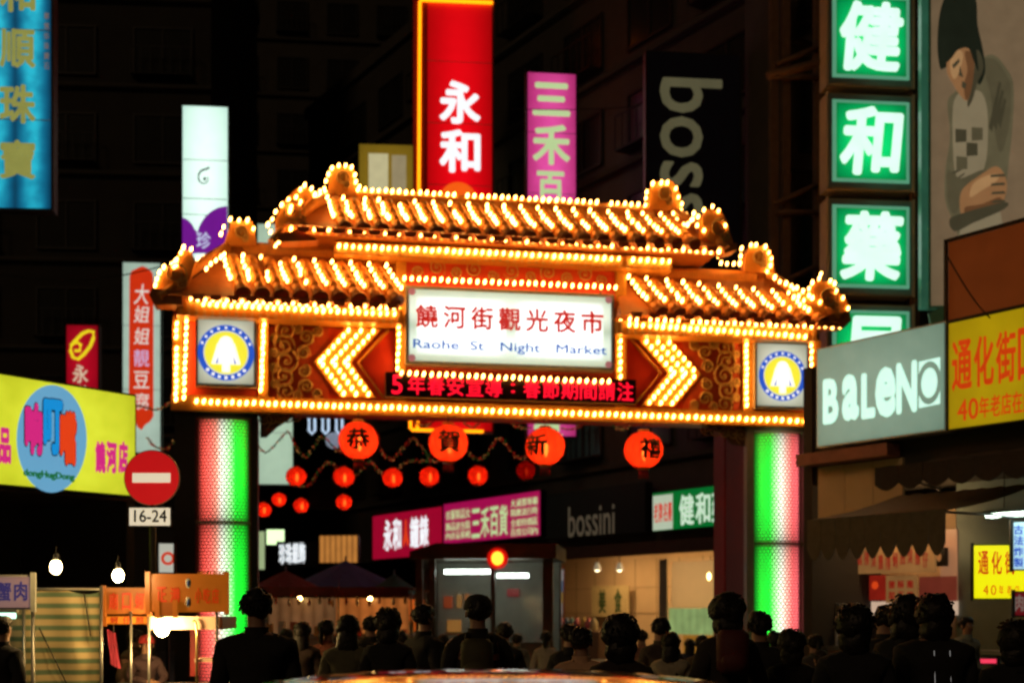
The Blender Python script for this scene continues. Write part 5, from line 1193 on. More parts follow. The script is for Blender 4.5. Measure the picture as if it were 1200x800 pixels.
# glass kiosk with beacon
KF = Frame(568, 30.5, -7)
t = T('glass_kiosk', 'dark framed glass street kiosk with fluorescent tubes inside', 'kiosk', KF)
def kx(px, dy=0): return t.L(px, 700, dy)[0]
zt = t.L(560, 641)[1]; ztop = t.L(560, 664)[1]
KM = mat('kiosk_frame', (.10, .075, .05), .5, .3, .25, 8); KG = glass('kiosk_glass', (.5, .6, .6), .16)
x0, x1 = kx(487), kx(648)
t.part('roof', MB().prism([(x0 - .1, zt - .28), (x1 + .1, zt - .28), (x1 + .1, zt + .06), (x0 + .55, zt + .1), (x0 - .1, zt - .1)], -.25, 2.6), KM)
for px, w_ in ((487, .16), (503, .14), (575, .10), (636, .24)): b = MB(); x = kx(px); b.box(x, x + w_, 0, .14, 0, zt - .283); t.part('post', b, KM)
for x in (x0, x1 - .14): b = MB(); b.box(x, x + .14, 2.3, 2.45, 0, zt - .283); t.part('post', b, KM)
b = MB(); b.box(x0 + .17, x1 - .25, .03, .12, 0, .85); t.part('lower_panel', b, mat('kiosk_panel', (.16, .15, .12), .6))
b = MB(); b.box(x0 + .1, x1 - .05, 2.3, 2.4, 0, zt - .283); t.part('back_panel', b, mat('kiosk_back', (.30, .29, .23), .7, 0, .3, 3))
for a, c in ((kx(487) + .163, kx(503) - .003), (kx(503) + .143, kx(575) - .003), (kx(575) + .103, kx(636) - .003)): b = MB(); b.box(a, c, .06, .075, .853, zt - .286); t.part('pane', b, KG)
FT = glow('kiosk_tube_glow', (236, 252, 240), 13.0, noise=0)
for a, c, y in ((521, 574, 669.5), (583, 619, 674)): p, q_ = t.L(a, y, .5), t.L(c, y + 1, .5); b = MB(); b.box(p[0], q_[0], .48, .55, p[1] - .05, p[1] + .05); t.part('tube', b, FT)
p = t.L(600, 720, 1.2); 
for px, py, w1, h1, c in ((525, 705, .22, .3, (150, 60, 24)), (538, 704, .12, .34, (170, 120, 60)), (547, 703, .12, .34, (160, 100, 50)), (532, 733, .35, .3, (190, 130, 60)), (601, 694, .3, .2, (130, 20, 24))):
    p = t.L(px, py, 2.2); b = MB(); b.box(p[0] - w1 / 2, p[0] + w1 / 2, 2.2, 2.29, p[1] - h1 / 2, p[1] + h1 / 2); t.part('notice', b, glow('notice_%d' % px, c, .55, noise=.3))
# red beacon
X = (583 - 600) / F_PX * 30.2; e = empty('warning_beacon', (X, 30.2, zt + .065), 0, 'round red warning beacon with an orange core on the kiosk roof', 'lamp')
zz = EYE + (HOR - 654) / F_PX * 30.2 - zt - .065
e.location = (X, 30.15, zt - .3); zz = EYE + (HOR - 654) / F_PX * 30.15 - (zt - .3)
MB().cyl((0, .05, zz), (0, -.06, zz), .25, 20).obj('beacon_housing', glow('beacon_red_glow', (190, 14, 8), .85, noise=.2), e)
MB().ball((0, -.10, zz), (.14, .08, .16), 16, 10).obj('beacon_lens', glow('beacon_core_glow', (255, 120, 30), 6.0, noise=0), e)
MB().box(-.06, .06, -.02, .08, -.05, zz + .3).obj('beacon_bracket', glow('beacon_bracket_red', (90, 8, 6), .4), e)

# canopies and stalls down the street on the left
def umbrella(name, label, px, py_top, Y, rpx, m, hpx=22):
    X = (px - 600) / F_PX * Y; z = EYE + (HOR - py_top) / F_PX * Y; r = rpx / F_PX * Y; h = hpx / F_PX * Y
    e = empty(name, (X, Y, 0), 0, label, 'umbrella', 'stall umbrellas down the street'); n = 8; b = MB(); vs = [(0, 0, z)]
    for k in range(n * 2): a = PI * k / n; q_ = 1.0 if k % 2 == 0 else .95; vs.append((math.cos(a) * r * q_, math.sin(a) * r * q_, z - h + (.0 if k % 2 == 0 else .05)))
    b.add(vs, [(0, 1 + k, 1 + (k + 1) % (2 * n)) for k in range(2 * n)]); b.add([(x, y, zz - .01) for x, y, zz in vs], [(0, 1 + (k + 1) % (2 * n), 1 + k) for k in range(2 * n)]); b.obj('canopy', m, e)
    b = MB(); b.cyl((0, 0, 0), (0, 0, z + .1), .025, 8); b.obj('pole', STEEL, e)
    for k in range(8): a = PI * k / 4; b = MB(); b.cyl((0, 0, z - .03), (math.cos(a) * r, math.sin(a) * r, z - h), .01, 4); b.obj('rib', STEEL, e)
umbrella('stall_umbrella', 'dark blue stall umbrella under the amber shop panel', 405, 656, 33, 72, mat('navy_canvas', (.05, .05, .20), .8, 0, .3, 10), 34)
umbrella('stall_umbrella', 'dull red stall umbrella beside the left column', 335, 668, 31, 48, mat('dull_red_canvas', (.22, .03, .02), .8, 0, .3, 10), 24)
umbrella('stall_umbrella', 'black green stall umbrella touching the kiosk', 462, 672, 32, 34, mat('black_green_canvas', (.02, .04, .03), .8, 0, .3, 10), 24)
def stall(label, px, Y, w_, goods, lit, seed):
    rnd = random.Random(seed); X = (px - 600) / F_PX * Y
    e = empty('food_stall', (X, Y, 0), 0, label, 'stall', 'food stalls down the street')
    MB().box(-w_ / 2, w_ / 2, -.35, .35, 0, .95).obj('cart_body', mat('stall_metal', (.3, .28, .24), .4, .5, .2, 6), e)
    MB().box(-w_ / 2 - .05, w_ / 2 + .05, -.4, .4, .953, 1.0).obj('counter_top', STEEL, e)
    for sx in (-1, 1): MB().cyl((sx * w_ / 2, .3, 1.0), (sx * w_ / 2, .3, 2.1), .02, 6).obj('post', STEEL, e)
    MB().box(-w_ / 2 - .1, w_ / 2 + .1, -.5, .5, 2.1, 2.14).obj('stall_roof', mat('rust_red_canvas', (.28, .07, .03), .8, 0, .3, 8), e)
    MB().box(-w_ / 2, w_ / 2, -.52, -.503, 1.93, 2.15).obj('valance', mat('plum_valance', (.22, .05, .03), .8, 0, .4, 9), e)
    MB().ball((0, -.1, 1.88), .05, 10, 6).obj('light_bulb', glow('stall_bulb_glow', (255, 210, 120), 40.0, noise=0), e)
    MB().box(-w_ / 2 + .05, w_ / 2 - .05, .28, .297, 1.05, 1.9).obj('back_board', glow('stall_board_%d' % seed, lit, .55, noise=.6, tubes=6, tamp=.5), e)
    for k in range(7):
        x = -w_ / 2 + .12 + (w_ - .24) * k / 6 + rnd.uniform(-.04, .04); hb = MB(); hb.cyl((x, -.3, 2.09), (x, -.3, 1.9), .005, 4); hb.ball((x, -.3, 1.84 - rnd.uniform(0, .08)), (.04, .04, .09), 8, 6); hb.obj('hanging_food', mat('hanging_%d' % (k % 3), [(.55, .25, .06), (.45, .06, .03), (.5, .45, .3)][k % 3], .5), e)
    for k in range(goods):
        b = MB(); x = -w_ / 2 + .15 + (w_ - .3) * k / (goods - 1); h = rnd.uniform(.15, .35); b.box(x - .07, x + .07, -.2, .0, 1.003, 1.0 + h); o = b.obj('goods', mat('goods_%d' % (k % 4), [(.6, .3, .08), (.55, .5, .4), (.5, .1, .05), (.6, .45, .15)][k % 4], .5), e)
stall('amber lit food stall between the left column and the kiosk, the wider one', 434, 30.5, 1.9, 7, (190, 110, 50), 1)
stall('dim food stall with a pale board right of the left column', 352, 30, 1.7, 6, (130, 90, 56), 2)
stall('narrow orange lit stall against the kiosk side', 472, 34, 1.2, 5, (210, 96, 30), 3)

# ------------------------------------------------------------------ stalls at the lower left
SF = Frame(90, 12.5, 4)
def striped():
    n_ = 'striped_tarpaulin'
    m = bpy.data.materials.new(n_); m.use_nodes = True; MC[n_] = m; n = m.node_tree.nodes; l = m.node_tree.links; p = n['Principled BSDF']
    tc = n.new('ShaderNodeTexCoord'); sp = n.new('ShaderNodeSeparateXYZ'); l.new(tc.outputs['Object'], sp.inputs[0])
    mt = n.new('ShaderNodeMath'); mt.operation = 'MULTIPLY'; mt.inputs[1].default_value = 2 * PI / .108; l.new(sp.outputs[2], mt.inputs[0])
    s = n.new('ShaderNodeMath'); s.operation = 'SINE'; l.new(mt.outputs[0], s.inputs[0])
    rp = n.new('ShaderNodeValToRGB'); e = rp.color_ramp.elements; e[0].position = .40; e[0].color = (.60, .47, .25, 1); e[1].position = .78; e[1].color = (.14, .22, .13, 1)
    a = n.new('ShaderNodeMath'); a.operation = 'MULTIPLY_ADD'; a.inputs[1].default_value = .5; a.inputs[2].default_value = .5; l.new(s.outputs[0], a.inputs[0]); l.new(a.outputs[0], rp.inputs[0])
    l.new(rp.outputs[0], p.inputs['Base Color']); p.inputs['Roughness'].default_value = .6
    bs = n.new('ShaderNodeTexNoise'); bs.inputs['Scale'].default_value = 6; bp = n.new('ShaderNodeBump'); bp.inputs['Strength'].default_value = .5; l.new(bs.outputs[0], bp.inputs['Height']); l.new(bp.outputs[0], p.inputs['Normal'])
    return m
t = T('striped_stall_screen', 'cream tarpaulin screen with thin green stripes hung on poles at the lower left', 'screen', SF)
xa, za = t.L(8, 692); xb, _ = t.L(119, 695); b = MB(); N, K = 30, 20; vs = []
for j in range(K + 1):
    for i in range(N + 1):
        f = i / N; g = j / K; vs.append((xa + (xb - xa) * f, .035 * math.sin(f * 14 + g * 2) * (1 - .4 * g) + .012 * math.sin(g * 23 + f * 5), .25 + (za - .25) * g - .03 * math.sin(PI * f * 3) * g))
b.add(vs, [(j * (N + 1) + i, j * (N + 1) + i + 1, (j + 1) * (N + 1) + i + 1, (j + 1) * (N + 1) + i) for j in range(K) for i in range(N)], True)
t.part('tarpaulin', b, striped())
for px in (31, 121, -30): x, _ = t.L(px, 700); t.part('pole', MB().cyl((x, -.08, 0), (x, -.08, za + .05), .016, 8), STEEL)
t.part('top_rail', MB().cyl((xa - .3, -.04, za + .02), (xb + .02, -.04, za + .02), .014, 8), STEEL)
for (a, c) in (((48, 735), (80, 800)), ((100, 694), (108, 745))):
    p, q_ = t.L(*a), t.L(*c); t.part('cord', MB().cyl((p[0], -.06, p[1]), (q_[0], -.06, q_[1]), .007, 5), DARKM)
HOTB = glow('bare_bulb_glow', (255, 208, 130), 190.0, noise=0)
def barebulb(px, py, Y, label, r=.05, stem=.13):
    X = (px - 600) / F_PX * Y; z = EYE + (HOR - py) / F_PX * Y; e = empty('bare_bulb', (X, Y, z), 0, label, 'lamp', 'bare bulbs over the stalls')
    MB().ball((0, 0, 0), (r, r, r * 1.25), 14, 10).obj('bulb_glass', HOTB, e); MB().cyl((0, 0, r), (0, 0, r + .07), .025, 8).obj('socket', BLACK, e); MB().cyl((0, 0, r + .07), (0, 0, r + stem), .006, 5).obj('cable', BLACK, e)
barebulb(65.5, 664, 11.4, 'bare glowing bulb above the striped screen'); barebulb(138.5, 674, 11.7, 'bare glowing bulb between the striped screen and the yellow stall sign'); barebulb(190, 735, 12.6, 'bare glowing bulb under the yellow stall sign', .072)
# purple lettered white sign at the edge
t = boxsign('stall_sign', 'white stall sign with blurred violet characters at the left edge', Frame(15, 11.8, 4), -30, 673, 40, 714, glow('dusky_white_face', (140, 112, 112), .6, noise=.15, edge=.2), .06, .02, SILV, posts=False)  # face given its own glow in place of the stall bulbs' light
htext(t, '蟹肉', glow('violet_lettering', (54, 50, 120), .4), (-3, 693), (35, 692), 22, 0, -.022, .02, .8)
b = MB(); b.cyl((t.hw - .02, .03, -1.6), (t.hw - .02, .03, 0), .018, 8); t.part('post', b, STEEL)
t = T('stall_tube_lamp', 'cool tube lamp under the white stall sign', 'lamp', Frame(8, 12, 4), 0, 0, EYE + (HOR - 721) / F_PX * 12)
t.part('tube', MB().cyl((-.25, 0, 0), (.08, 0, 0), .028, 8), glow('cool_tube_glow', (190, 250, 220), 2.0, noise=0)); t.part('fitting', MB().box(-.27, .1, -.03, .03, .03, .06), SILV)
# stall with yellow sign boards
AM = glow('amber_glow_signboard', (176, 92, 16), .5, noise=.35); AR = glow('orange_red_glow_print', (200, 50, 8), .55, noise=.2)  # boards and print glow by themselves, standing in for bulb light through them
ST = T('snack_stall', 'snack stall with metal posts, pale hood and shelf at the lower left', 'stall', Frame(195, 12.9, 4))
for px in (156, 177, 256): x, _ = ST.L(px, 740); ST.part('post', MB().cyl((x, -.1, 0), (x, -.1, ST.L(px, 716)[1]), .014, 8), STEEL)
x0, z1 = ST.L(178, 722); x1, z0 = ST.L(262, 737); ST.part('hood', MB().box(x0, x1, -.08, .9, z0, z1), mat('pale_hood', (.62, .42, .32), .5, 0, .1, 4))
x0 = ST.L(122, 740)[0]; x1 = ST.L(262, 740)[0]; ST.part('counter', MB().box(x0, x1, -.15, .7, .78, .84), STEEL); ST.part('cart_body', MB().box(x0 + .02, x1 - .02, -.1, .65, 0.2, .777), mat('stall_metal', (.3, .28, .24)))
pts = [ST.L(232, 800), ST.L(232, 735), ST.L(230, 726), ST.L(236, 725), ST.L(240, 735)]
ST.part('bent_rail', MB().tube([(x, -.12, z) for x, z in ((ST.L(233, 830)), (ST.L(233, 742)), (ST.L(232, 730)), (ST.L(229, 726)))], .014, 8), mat('brass_rail', (.6, .45, .2), .3, .8))
ST.part('shelf', MB().box(ST.L(230, 772)[0], ST.L(256, 772)[0], -.1, .3, ST.L(230, 775)[1], ST.L(230, 771)[1]), mat('pale_hood', (.62, .42, .32)))
ST.part('back_board', MB().box(ST.L(206, 740)[0], ST.L(217, 740)[0], .8, .85, .9, ST.L(206, 738)[1]), mat('maroon_post', (.42, .02, .018)))
t = boxsign('stall_sign', 'amber signboard with red characters and blue swirls in front of the left column', Frame(220, 12.2, 4), 174, 672, 266, 717, AM, .03, .012, AM, posts=False)
htext(t, '正港', AR, (182, 696), (214, 697), 18, 0, -.022, .03, .75); htext(t, '小吃店', AR, (228, 697), (258, 698), 18, 0, -.022, .02, .8)
for py in (683, 705): x, z = t.L(221, py); MB().ball((x, -.022, z), (.028, .006, .05), 8, 6).obj('oval_print', mat('pale_print', (.55, .55, .5), .6), t.e); MB().ball((x, -.030, z), (.014, .006, .034), 8, 6).obj('blue_print', mat('blue_print', (.04, .08, .35), .6), t.e)
pk = MB()
for k in range(22): x, z = t.L(232 + k * 1.55, 674); pk.cyl((x, 0, t.H - .01), (x + random.uniform(-.01, .01), 0, t.H + random.uniform(.01, .035)), .004, 4)
t.part('trim_spikes', pk, AM, kind='stuff')
t = boxsign('stall_sign', 'dim amber signboard behind, between two bulbs', Frame(150, 12.8, 4), 122, 688, 176, 719, AM, .03, .012, AM, posts=False)
htext(t, '廟口蚵', AR, (126, 704), (172, 704), 20, 0, -.022, .02, .7)
t = boxsign('stall_sign', 'low bright orange strip sign under the amber signboard', Frame(150, 12.9, 4), 123, 721, 176, 731, glow('orange_lit_strip', (226, 130, 24), .75, noise=.3), .03, .008, AM, posts=False)
htext(t, '蚵仔煎', AR, (127, 726), (172, 726), 8, 0, -.022, .02, .6)
t = boxsign('stall_sign', 'small brown price card hanging below the amber signboard', Frame(195, 12.15, 4), 185, 705, 206, 721, glow('brown_lit_card', (150, 74, 14), .5, noise=.2), .02, .006, AM, posts=False)
# pink lit clothes on the stall
e = empty('hanging_apron', ((133 - 600) / F_PX * 13.2, 13.2, 1.05), 0, 'bright pink apron hanging beside the striped screen', 'apron')
b = MB(); N = 12
vs = [(-.05 + .1 * i / N - .03 * (j / 8 - .5), .03 * math.sin(i * 1.7 + j * .5), .36 * j / 8 - .05 * (i / N)) for j in range(9) for i in range(N + 1)]
b.add(vs, [(j * (N + 1) + i, j * (N + 1) + i + 1, (j + 1) * (N + 1) + i + 1, (j + 1) * (N + 1) + i) for j in range(8) for i in range(N)], True); b.obj('cloth', mat('hot_pink_cloth', (.75, .08, .18), .7), e)
MB().cyl((0, 0, .33), (0, 0, .5), .006, 5).obj('hook', STEEL, e)

# ------------------------------------------------------------------ people
SKIN = mat('skin', (.42, .23, .15), .55, 0, .12, 10, .05); HAIR = mat('black_hair', (.010, .007, .006), .5, 0, .3, 40, .4)
def skinned(verts, edges, levels=2, root=0):
    me = bpy.data.meshes.new('s'); me.from_pydata([v[:3] for v in verts], edges, []); o = bpy.data.objects.new('s', me); COL.objects.link(o)
    md = o.modifiers.new('skin', 'SKIN'); md.use_smooth_shade = True; sv = me.skin_vertices[0].data
    for i, v in enumerate(verts):
        r_ = v[3]; sv[i].radius = (r_, r_) if not isinstance(r_, tuple) else r_
        sv[i].use_root = (i == root)
    ss = o.modifiers.new('sub', 'SUBSURF'); ss.levels = levels; ss.render_levels = levels
    dg = bpy.context.evaluated_depsgraph_get(); res = bpy.data.meshes.new_from_object(o.evaluated_get(dg)); bpy.data.objects.remove(o); bpy.data.meshes.remove(me)
    for p in res.polygons: p.use_smooth = True
    return res
def body_verts(H, arms, lean=0.0, build=1.0):
    """joints: facing -y is the front; H is the height. arms: pair of (elbow, hand) relative points or None"""
    k = H / 1.7; V = []; E = []
    def a(x, y, z, r, p=None): V.append((x * k, y * k, z * k, r * k if not isinstance(r, tuple) else (r[0] * k, r[1] * k))); i = len(V) - 1; (E.append((p, i)) if p is not None else None); return i
    pel = a(0, 0, .95, .135 * build); wa = a(0, 0 - lean * .1, 1.10, .125 * build, pel); ch = a(0, .0 - lean * .25, 1.27, .140 * build, wa); ut = a(0, .01 - lean * .4, 1.37, .080, ch)
    nk = a(0, .0 - lean * .45, 1.45, .056, ut); jw = a(0, -.012 - lean * .5, 1.525, .066, nk); hd = a(0, -.008 - lean * .5, 1.59, .083, jw); tp = a(0, .005 - lean * .5, 1.655, .060, hd)
    ns = a(0, -.10 - lean * .5, 1.565, .012, hd)
    hands = []
    for s, arm in zip((-1, 1), arms):
        shd = a(s * .165 * build, .01 - lean * .4, 1.36, .048, ut); el = a(*(arm[0]), .042, shd); wr = a(*(arm[1]), .028, el)
        e3, w3 = Vector(arm[0]), Vector(arm[1]); d = (w3 - e3).normalized(); side = Vector((0, -1, 0)) if abs(d.y) < .7 else Vector((0, 0, 1)); side = (side - d * side.dot(d)).normalized()
        pm = w3 + d * .055; pi_ = a(*pm, .026, wr)
        for q_, (o_, ln) in enumerate(((-.026, .060), (-.009, .072), (.009, .068), (.026, .052))):
            b_ = pm + d * .035 + side * -o_; m_ = b_ + d * ln * .5 + Vector((-s * .006, 0, 0)); f_ = b_ + d * ln + Vector((-s * .018, 0, 0)); i1 = a(*b_, .0095, pi_); i2 = a(*m_, .0085, i1); a(*f_, .0065, i2)
        tb = w3 + d * .03 + side * .035; i1 = a(*tb, .011, pi_); a(*(tb + d * .035 + side * .018), .009, i1)
    for s in (-1, 1):
        hp = a(s * .09, 0, .88, .088 * build, pel); kn = a(s * .10, -.02, .50, .058, hp); an = a(s * .105, .01, .09, .040, kn); a(s * .11, -.11, .035, .032, an)
    return V, E
ARM_DOWN = (((-.235, .02, 1.10), (-.24, -.05, .86)), ((.235, .02, 1.10), (.24, -.05, .86)))
ARM_POCK = (((-.26, .06, 1.12), (-.19, -.08, .95)), ((.26, .06, 1.12), (.19, -.08, .95)))
ARM_PHONE = (((-.235, .02, 1.10), (-.24, -.05, .86)), ((.25, -.10, 1.17), (.10, -.22, 1.40)))
ARM_CROSS = (((-.24, -.04, 1.12), (-.04, -.20, 1.14)), ((.24, -.04, 1.12), (.04, -.24, 1.10)))
def clothes(V, E, H):
    """jacket and trousers follow the body's joints a little outside it"""
    k = H / 1.7
    J = [0, 1, 2, 3]; jv = [list(V[i]) for i in J]; je = [(0, 1), (1, 2), (2, 3)]
    grow = lambda r_, g: r_ + g * k
    jv[0] = [V[0][0], V[0][1], V[0][2] - .04 * k, grow(V[0][3], .022)]; 
    for i in (1, 2): jv[i][3] = grow(V[i][3], .022)
    jv[3][3] = grow(V[3][3], .045)
    n = 9
    per = 3 + 1 + 4 * 3 + 2
    for s in range(2):
        b_ = n + s * per; sh, el, wr = V[b_], V[b_ + 1], V[b_ + 2]; i0 = len(jv)
        jv += [[sh[0] * .94, sh[1], sh[2] - .026 * k, sh[3] + .030 * k], [*el[:3], el[3] + .020 * k], [*wr[:3], wr[3] + .018 * k]]; je += [(3, i0), (i0, i0 + 1), (i0 + 1, i0 + 2)]
    i0 = len(jv); jv.append([V[4][0], V[4][1] + .01 * k, V[4][2] + .005 * k, V[4][3] + .026 * k]); je.append((3, i0))      # collar
    tv = [[V[0][0], V[0][1], V[0][2] - .02 * k, V[0][3] + .010 * k]]; te = []; lg = n + 2 * per
    for s in range(2):
        hp, kn, an = V[lg + s * 4], V[lg + s * 4 + 1], V[lg + s * 4 + 2]; i0 = len(tv); tv += [[*hp[:3], hp[3] + .012 * k], [*kn[:3], kn[3] + .020 * k], [an[0], an[1], an[2], an[3] + .028 * k]]; te += [(0, i0), (i0, i0 + 1), (i0 + 1, i0 + 2)]
    return jv, je, tv, te, V[lg + 2], V[lg + 6]
PM = {}
def person(label, px, top, Y, yaw=180, jacket=(.02, .02, .022), hair='short', arms=ARM_DOWN, build=1.0, lean=0.0, stripes=False, trousers=(.02, .02, .03), cap=None):
    H = EYE + (HOR - top) / F_PX * Y - (.02 if hair != 'bushy' else .05); X = (px - 600) / F_PX * Y; k = H / 1.7
    e = empty('person', (X, Y, 0), R(yaw), label, 'person', 'people in the crowd')
    V, E = body_verts(H, arms, lean, build)
    me = skinned(V, E, 2); me.materials.append(SKIN); link('body', me, e)
    jv, je, tv, te, an1, an2 = clothes(V, E, H)
    jk = skinned(jv, je, 2); rnd = random.Random(label)
    for v in jk.vertices: v.co += Vector((rnd.uniform(-1, 1), rnd.uniform(-1, 1), rnd.uniform(-1, 1))) * .004 + Vector((0, math.sin(v.co.z * 30 + v.co.x * 12) * .006, 0))
    jm = mat('cloth_%d_%d_%d' % tuple(int(c * 200) for c in jacket), jacket, .9, 0, .3, 18, .3); jk.materials.append(jm); link('jacket', jk, e)
    tr = skinned(tv, te, 1); tr.materials.append(mat('trouser_cloth_%d' % int(trousers[2] * 100), trousers, .9, 0, .3, 18)); link('trousers', tr, e)
    for an in (an1, an2):
        b = MB(); b.ball((an[0], an[1] - .05 * k, .045), (.048, .135, .05), 10, 6); b.obj('shoe', BLACK, e)
    nkx = V[4]; cb = MB(); cb.lathe([(.110 * k, -.075 * k), (.088 * k, -.035 * k), (.074 * k, .005 * k), (.078 * k, .022 * k)], (0, nkx[1] + .006, nkx[2]), 18); cb.obj('collar', jm, e)
    hy = V[6][1]; hz = V[6][2]; b = MB()
    def hf(v):
        q = 1 + .05 * math.sin(v.x * 4 + v.z * 3 + px) + .16 * (mnoise.noise(v * 2.2 + Vector((px * .37, top * .21, 0)))) + .08 * mnoise.noise(v * 6 + Vector((px, 0, 3))); v = v * q
        if v.y < -.15 and v.z < .30 and hair != 'bushy': v.y = -.15 + (v.y + .15) * .35
        return v
    if hair == 'short': b.ball((0, hy + .014 * k, hz + .030 * k), (.098 * k, .112 * k, .098 * k), 26, 16, 0, hf)
    elif hair == 'bushy': b.ball((0, hy + .025 * k, hz + .015 * k), (.120 * k, .124 * k, .122 * k), 28, 16, 0, hf); b.ball((0, hy + .045 * k, hz - .09 * k), (.100 * k, .085 * k, .11 * k), 26, 16, 0, hf)
    elif hair == 'long':
        b.ball((0, hy + .018 * k, hz + .025 * k), (.104 * k, .115 * k, .103 * k), 26, 16, 0, hf); b.ball((0, hy + .060 * k, hz - .12 * k), (.098 * k, .060 * k, .20 * k), 18, 12, 0, hf)
    elif hair == 'tail':
        b.ball((0, hy + .014 * k, hz + .028 * k), (.099 * k, .112 * k, .099 * k), 26, 16, 0, hf); b.ball((0, hy + .125 * k, hz - .06 * k), (.035 * k, .035 * k, .11 * k), 10, 8, 0, hf)
    for q_ in range(110):                                    # loose locks break the outline
        a_ = rnd.uniform(0, 2 * PI); zz = rnd.uniform(-.2, .95); rr_ = math.sqrt(max(0, 1 - zz * zz)); rad = .119 if hair == 'bushy' else .098
        dx, dy_ = math.cos(a_) * rr_, math.sin(a_) * rr_
        if dy_ < -.2 and zz < .4: continue
        p0 = Vector((dx * rad * k * .95, hy + .02 * k + dy_ * rad * 1.1 * k * .95, hz + .03 * k + zz * rad * k * .95)); p1 = p0 + Vector((dx * .012 + rnd.uniform(-.015, .015), dy_ * .012 + rnd.uniform(-.015, .015), -.03 + zz * .04)) * k
        b.cyl(p0, p1, .010 * k, 4, .003)
    b.obj('hair', HAIR, e)
    for s in (-1, 1):
        MB().ball((s * .033 * k, hy - .078 * k, hz + .008 * k), (.013 * k, .008 * k, .009 * k), 8, 6).obj('eye', mat('eye_white', (.5, .5, .48), .3), e)
        MB().ball((s * .086 * k, hy + .006, hz - .008 * k), (.012 * k, .022 * k, .034 * k), 8, 6).obj('ear', SKIN, e)
    MB().ball((0, hy - .074 * k, hz - .058 * k), (.026 * k, .010 * k, .008 * k), 8, 6).obj('mouth', mat('lip', (.3, .08, .07), .5), e)
    if cap:
        c = MB(); c.lathe([(.106 * k, .02 * k), (.108 * k, .05 * k), (.10 * k, .09 * k), (.07 * k, .125 * k), (.02 * k, .14 * k)], (0, hy + .01, hz), 20); c.prism([(-.07 * k, hz + .025 * k), (.07 * k, hz + .025 * k), (.07 * k, hz + .035 * k), (-.07 * k, hz + .035 * k)], hy - .19 * k, hy - .08 * k); c.obj('cap', mat('cap_%d' % int(cap[0] * 100), cap, .8), e)
    if stripes:
        sw_ = MB()
        for s in (-1, 1):
            pl = [Vector(V[i][:3]) for i in (9 + (0 if s < 0 else 18),)]
        for x in (-.055, .045):
            sw_.tube([(x * k, .167 * k - abs(i - 3) * .006, (1.36 - i * .065) * k) for i in range(7)], .0035, 4)
        sw_.obj('white_piping', mat('white_piping', (.7, .7, .7), .5, emit=(.6, .6, .6), es=.2), e)
    return e
DK = (.018, .017, .018); BR = (.035, .022, .016); OLV = (.06, .055, .03); TAN = (.36, .20, .11); GREY = (.10, .09, .075)
person('person in black at the left edge beside the striped screen', 2, 720, 11, 160, DK)
person('large person in a black coat in front of the left column', 301, 688, 8.2, 185, DK, build=1.28)
person('short person in dark top left of the raised arm', 355, 727, 13, 170, (.05, .03, .025), 'long')
person('person with bare raised arm and dark red top near the dim stall', 383, 725, 13.5, 150, (.28, .09, .06), 'tail', ((( -.25, -.05, 1.12), (-.16, -.15, 1.42)), ((.235, .02, 1.10), (.24, -.05, .86))))
person('person in an olive jacket with a round dark bob', 408, 719, 10.5, 175, (.13, .12, .07), 'long', build=1.1)
person('small dark haired person half hidden behind the olive jacket', 434, 721, 14, 200, DK)
person('person in black with a tall square mop of hair', 455, 708, 10.3, 178, DK, 'bushy')
person('person in black seen three quarter on, left of the kiosk tubes', 497, 707, 11.3, 130, DK, build=1.05)
person('broad person in a dark cap silhouetted before the kiosk', 560, 697, 9.6, 190, DK, build=1.3, cap=(.02, .02, .025))
person('person in a peach shirt bending between two black haired heads', 681, 733, 9.2, 178, (.80, .46, .28), 'short', ARM_POCK, build=1.12, lean=.1)
person('person with short black hair behind the peach shirt', 668, 729, 11.5, 170, DK)
person('person with a huge bushy head of black hair in the middle', 727, 714, 7.4, 180, BR, 'bushy', build=.95)
person('person with a round dark head right of the bushy one', 774, 722, 12, 185, (.07, .05, .04))
person('person in a pale jacket with long dark hair', 786, 739, 11.2, 175, (.46, .40, .28), 'long')
person('small person in brown under the pendant bulbs', 823, 743, 14, 165, (.09, .06, .035))
person('tall person in dark brown in front of the maroon post', 852, 690, 8.6, 188, (.035, .026, .02), 'bushy', build=.95)
person('person in black under the green column lamp', 890, 715, 9.6, 175, DK, build=1.1)
person('person with a low round head under the right column', 927, 732, 9.3, 182, DK, 'bushy', build=1.0)
person('person in a tan top stooping beside the leaning boards', 968, 760, 12, 200, (.60, .36, .20), 'short', lean=.25)
person('person in black with tousled hair below the menu board', 1001, 703, 7.6, 170, DK, 'bushy', build=1.1)
person('dark haired person between the tousled one and the pair', 1037, 708, 10.5, 190, DK)
person('person in black, left one of the close pair with touching heads', 1062, 692, 8.6, 150, DK, 'bushy')
person('person in a black jacket with thin white piping on the back', 1094, 690, 8.2, 180, (.016, .016, .017), 'bushy', build=1.28, stripes=True)
person('vendor in a pale shirt facing the street behind the counter', 1129, 722, 16.2, 20, (.30, .34, .30), 'short', lean=.15)
person('person in black at the right edge beside the red sign', 1189, 720, 7.6, 175, DK, 'bushy', build=1.1)
person('vendor in a red cap reaching forward inside the snack stall', 170, 743, 13.6, 25, (.07, .04, .05), 'short', (((-.24, -.16, 1.14), (-.02, -.42, 1.10)), ((.24, -.16, 1.14), (.10, -.42, 1.06))), lean=.25, cap=(.5, .04, .04))
person('person in dull brown leaning behind the stall posts', 146, 736, 14.2, 120, (.16, .10, .06), 'short', lean=.3)

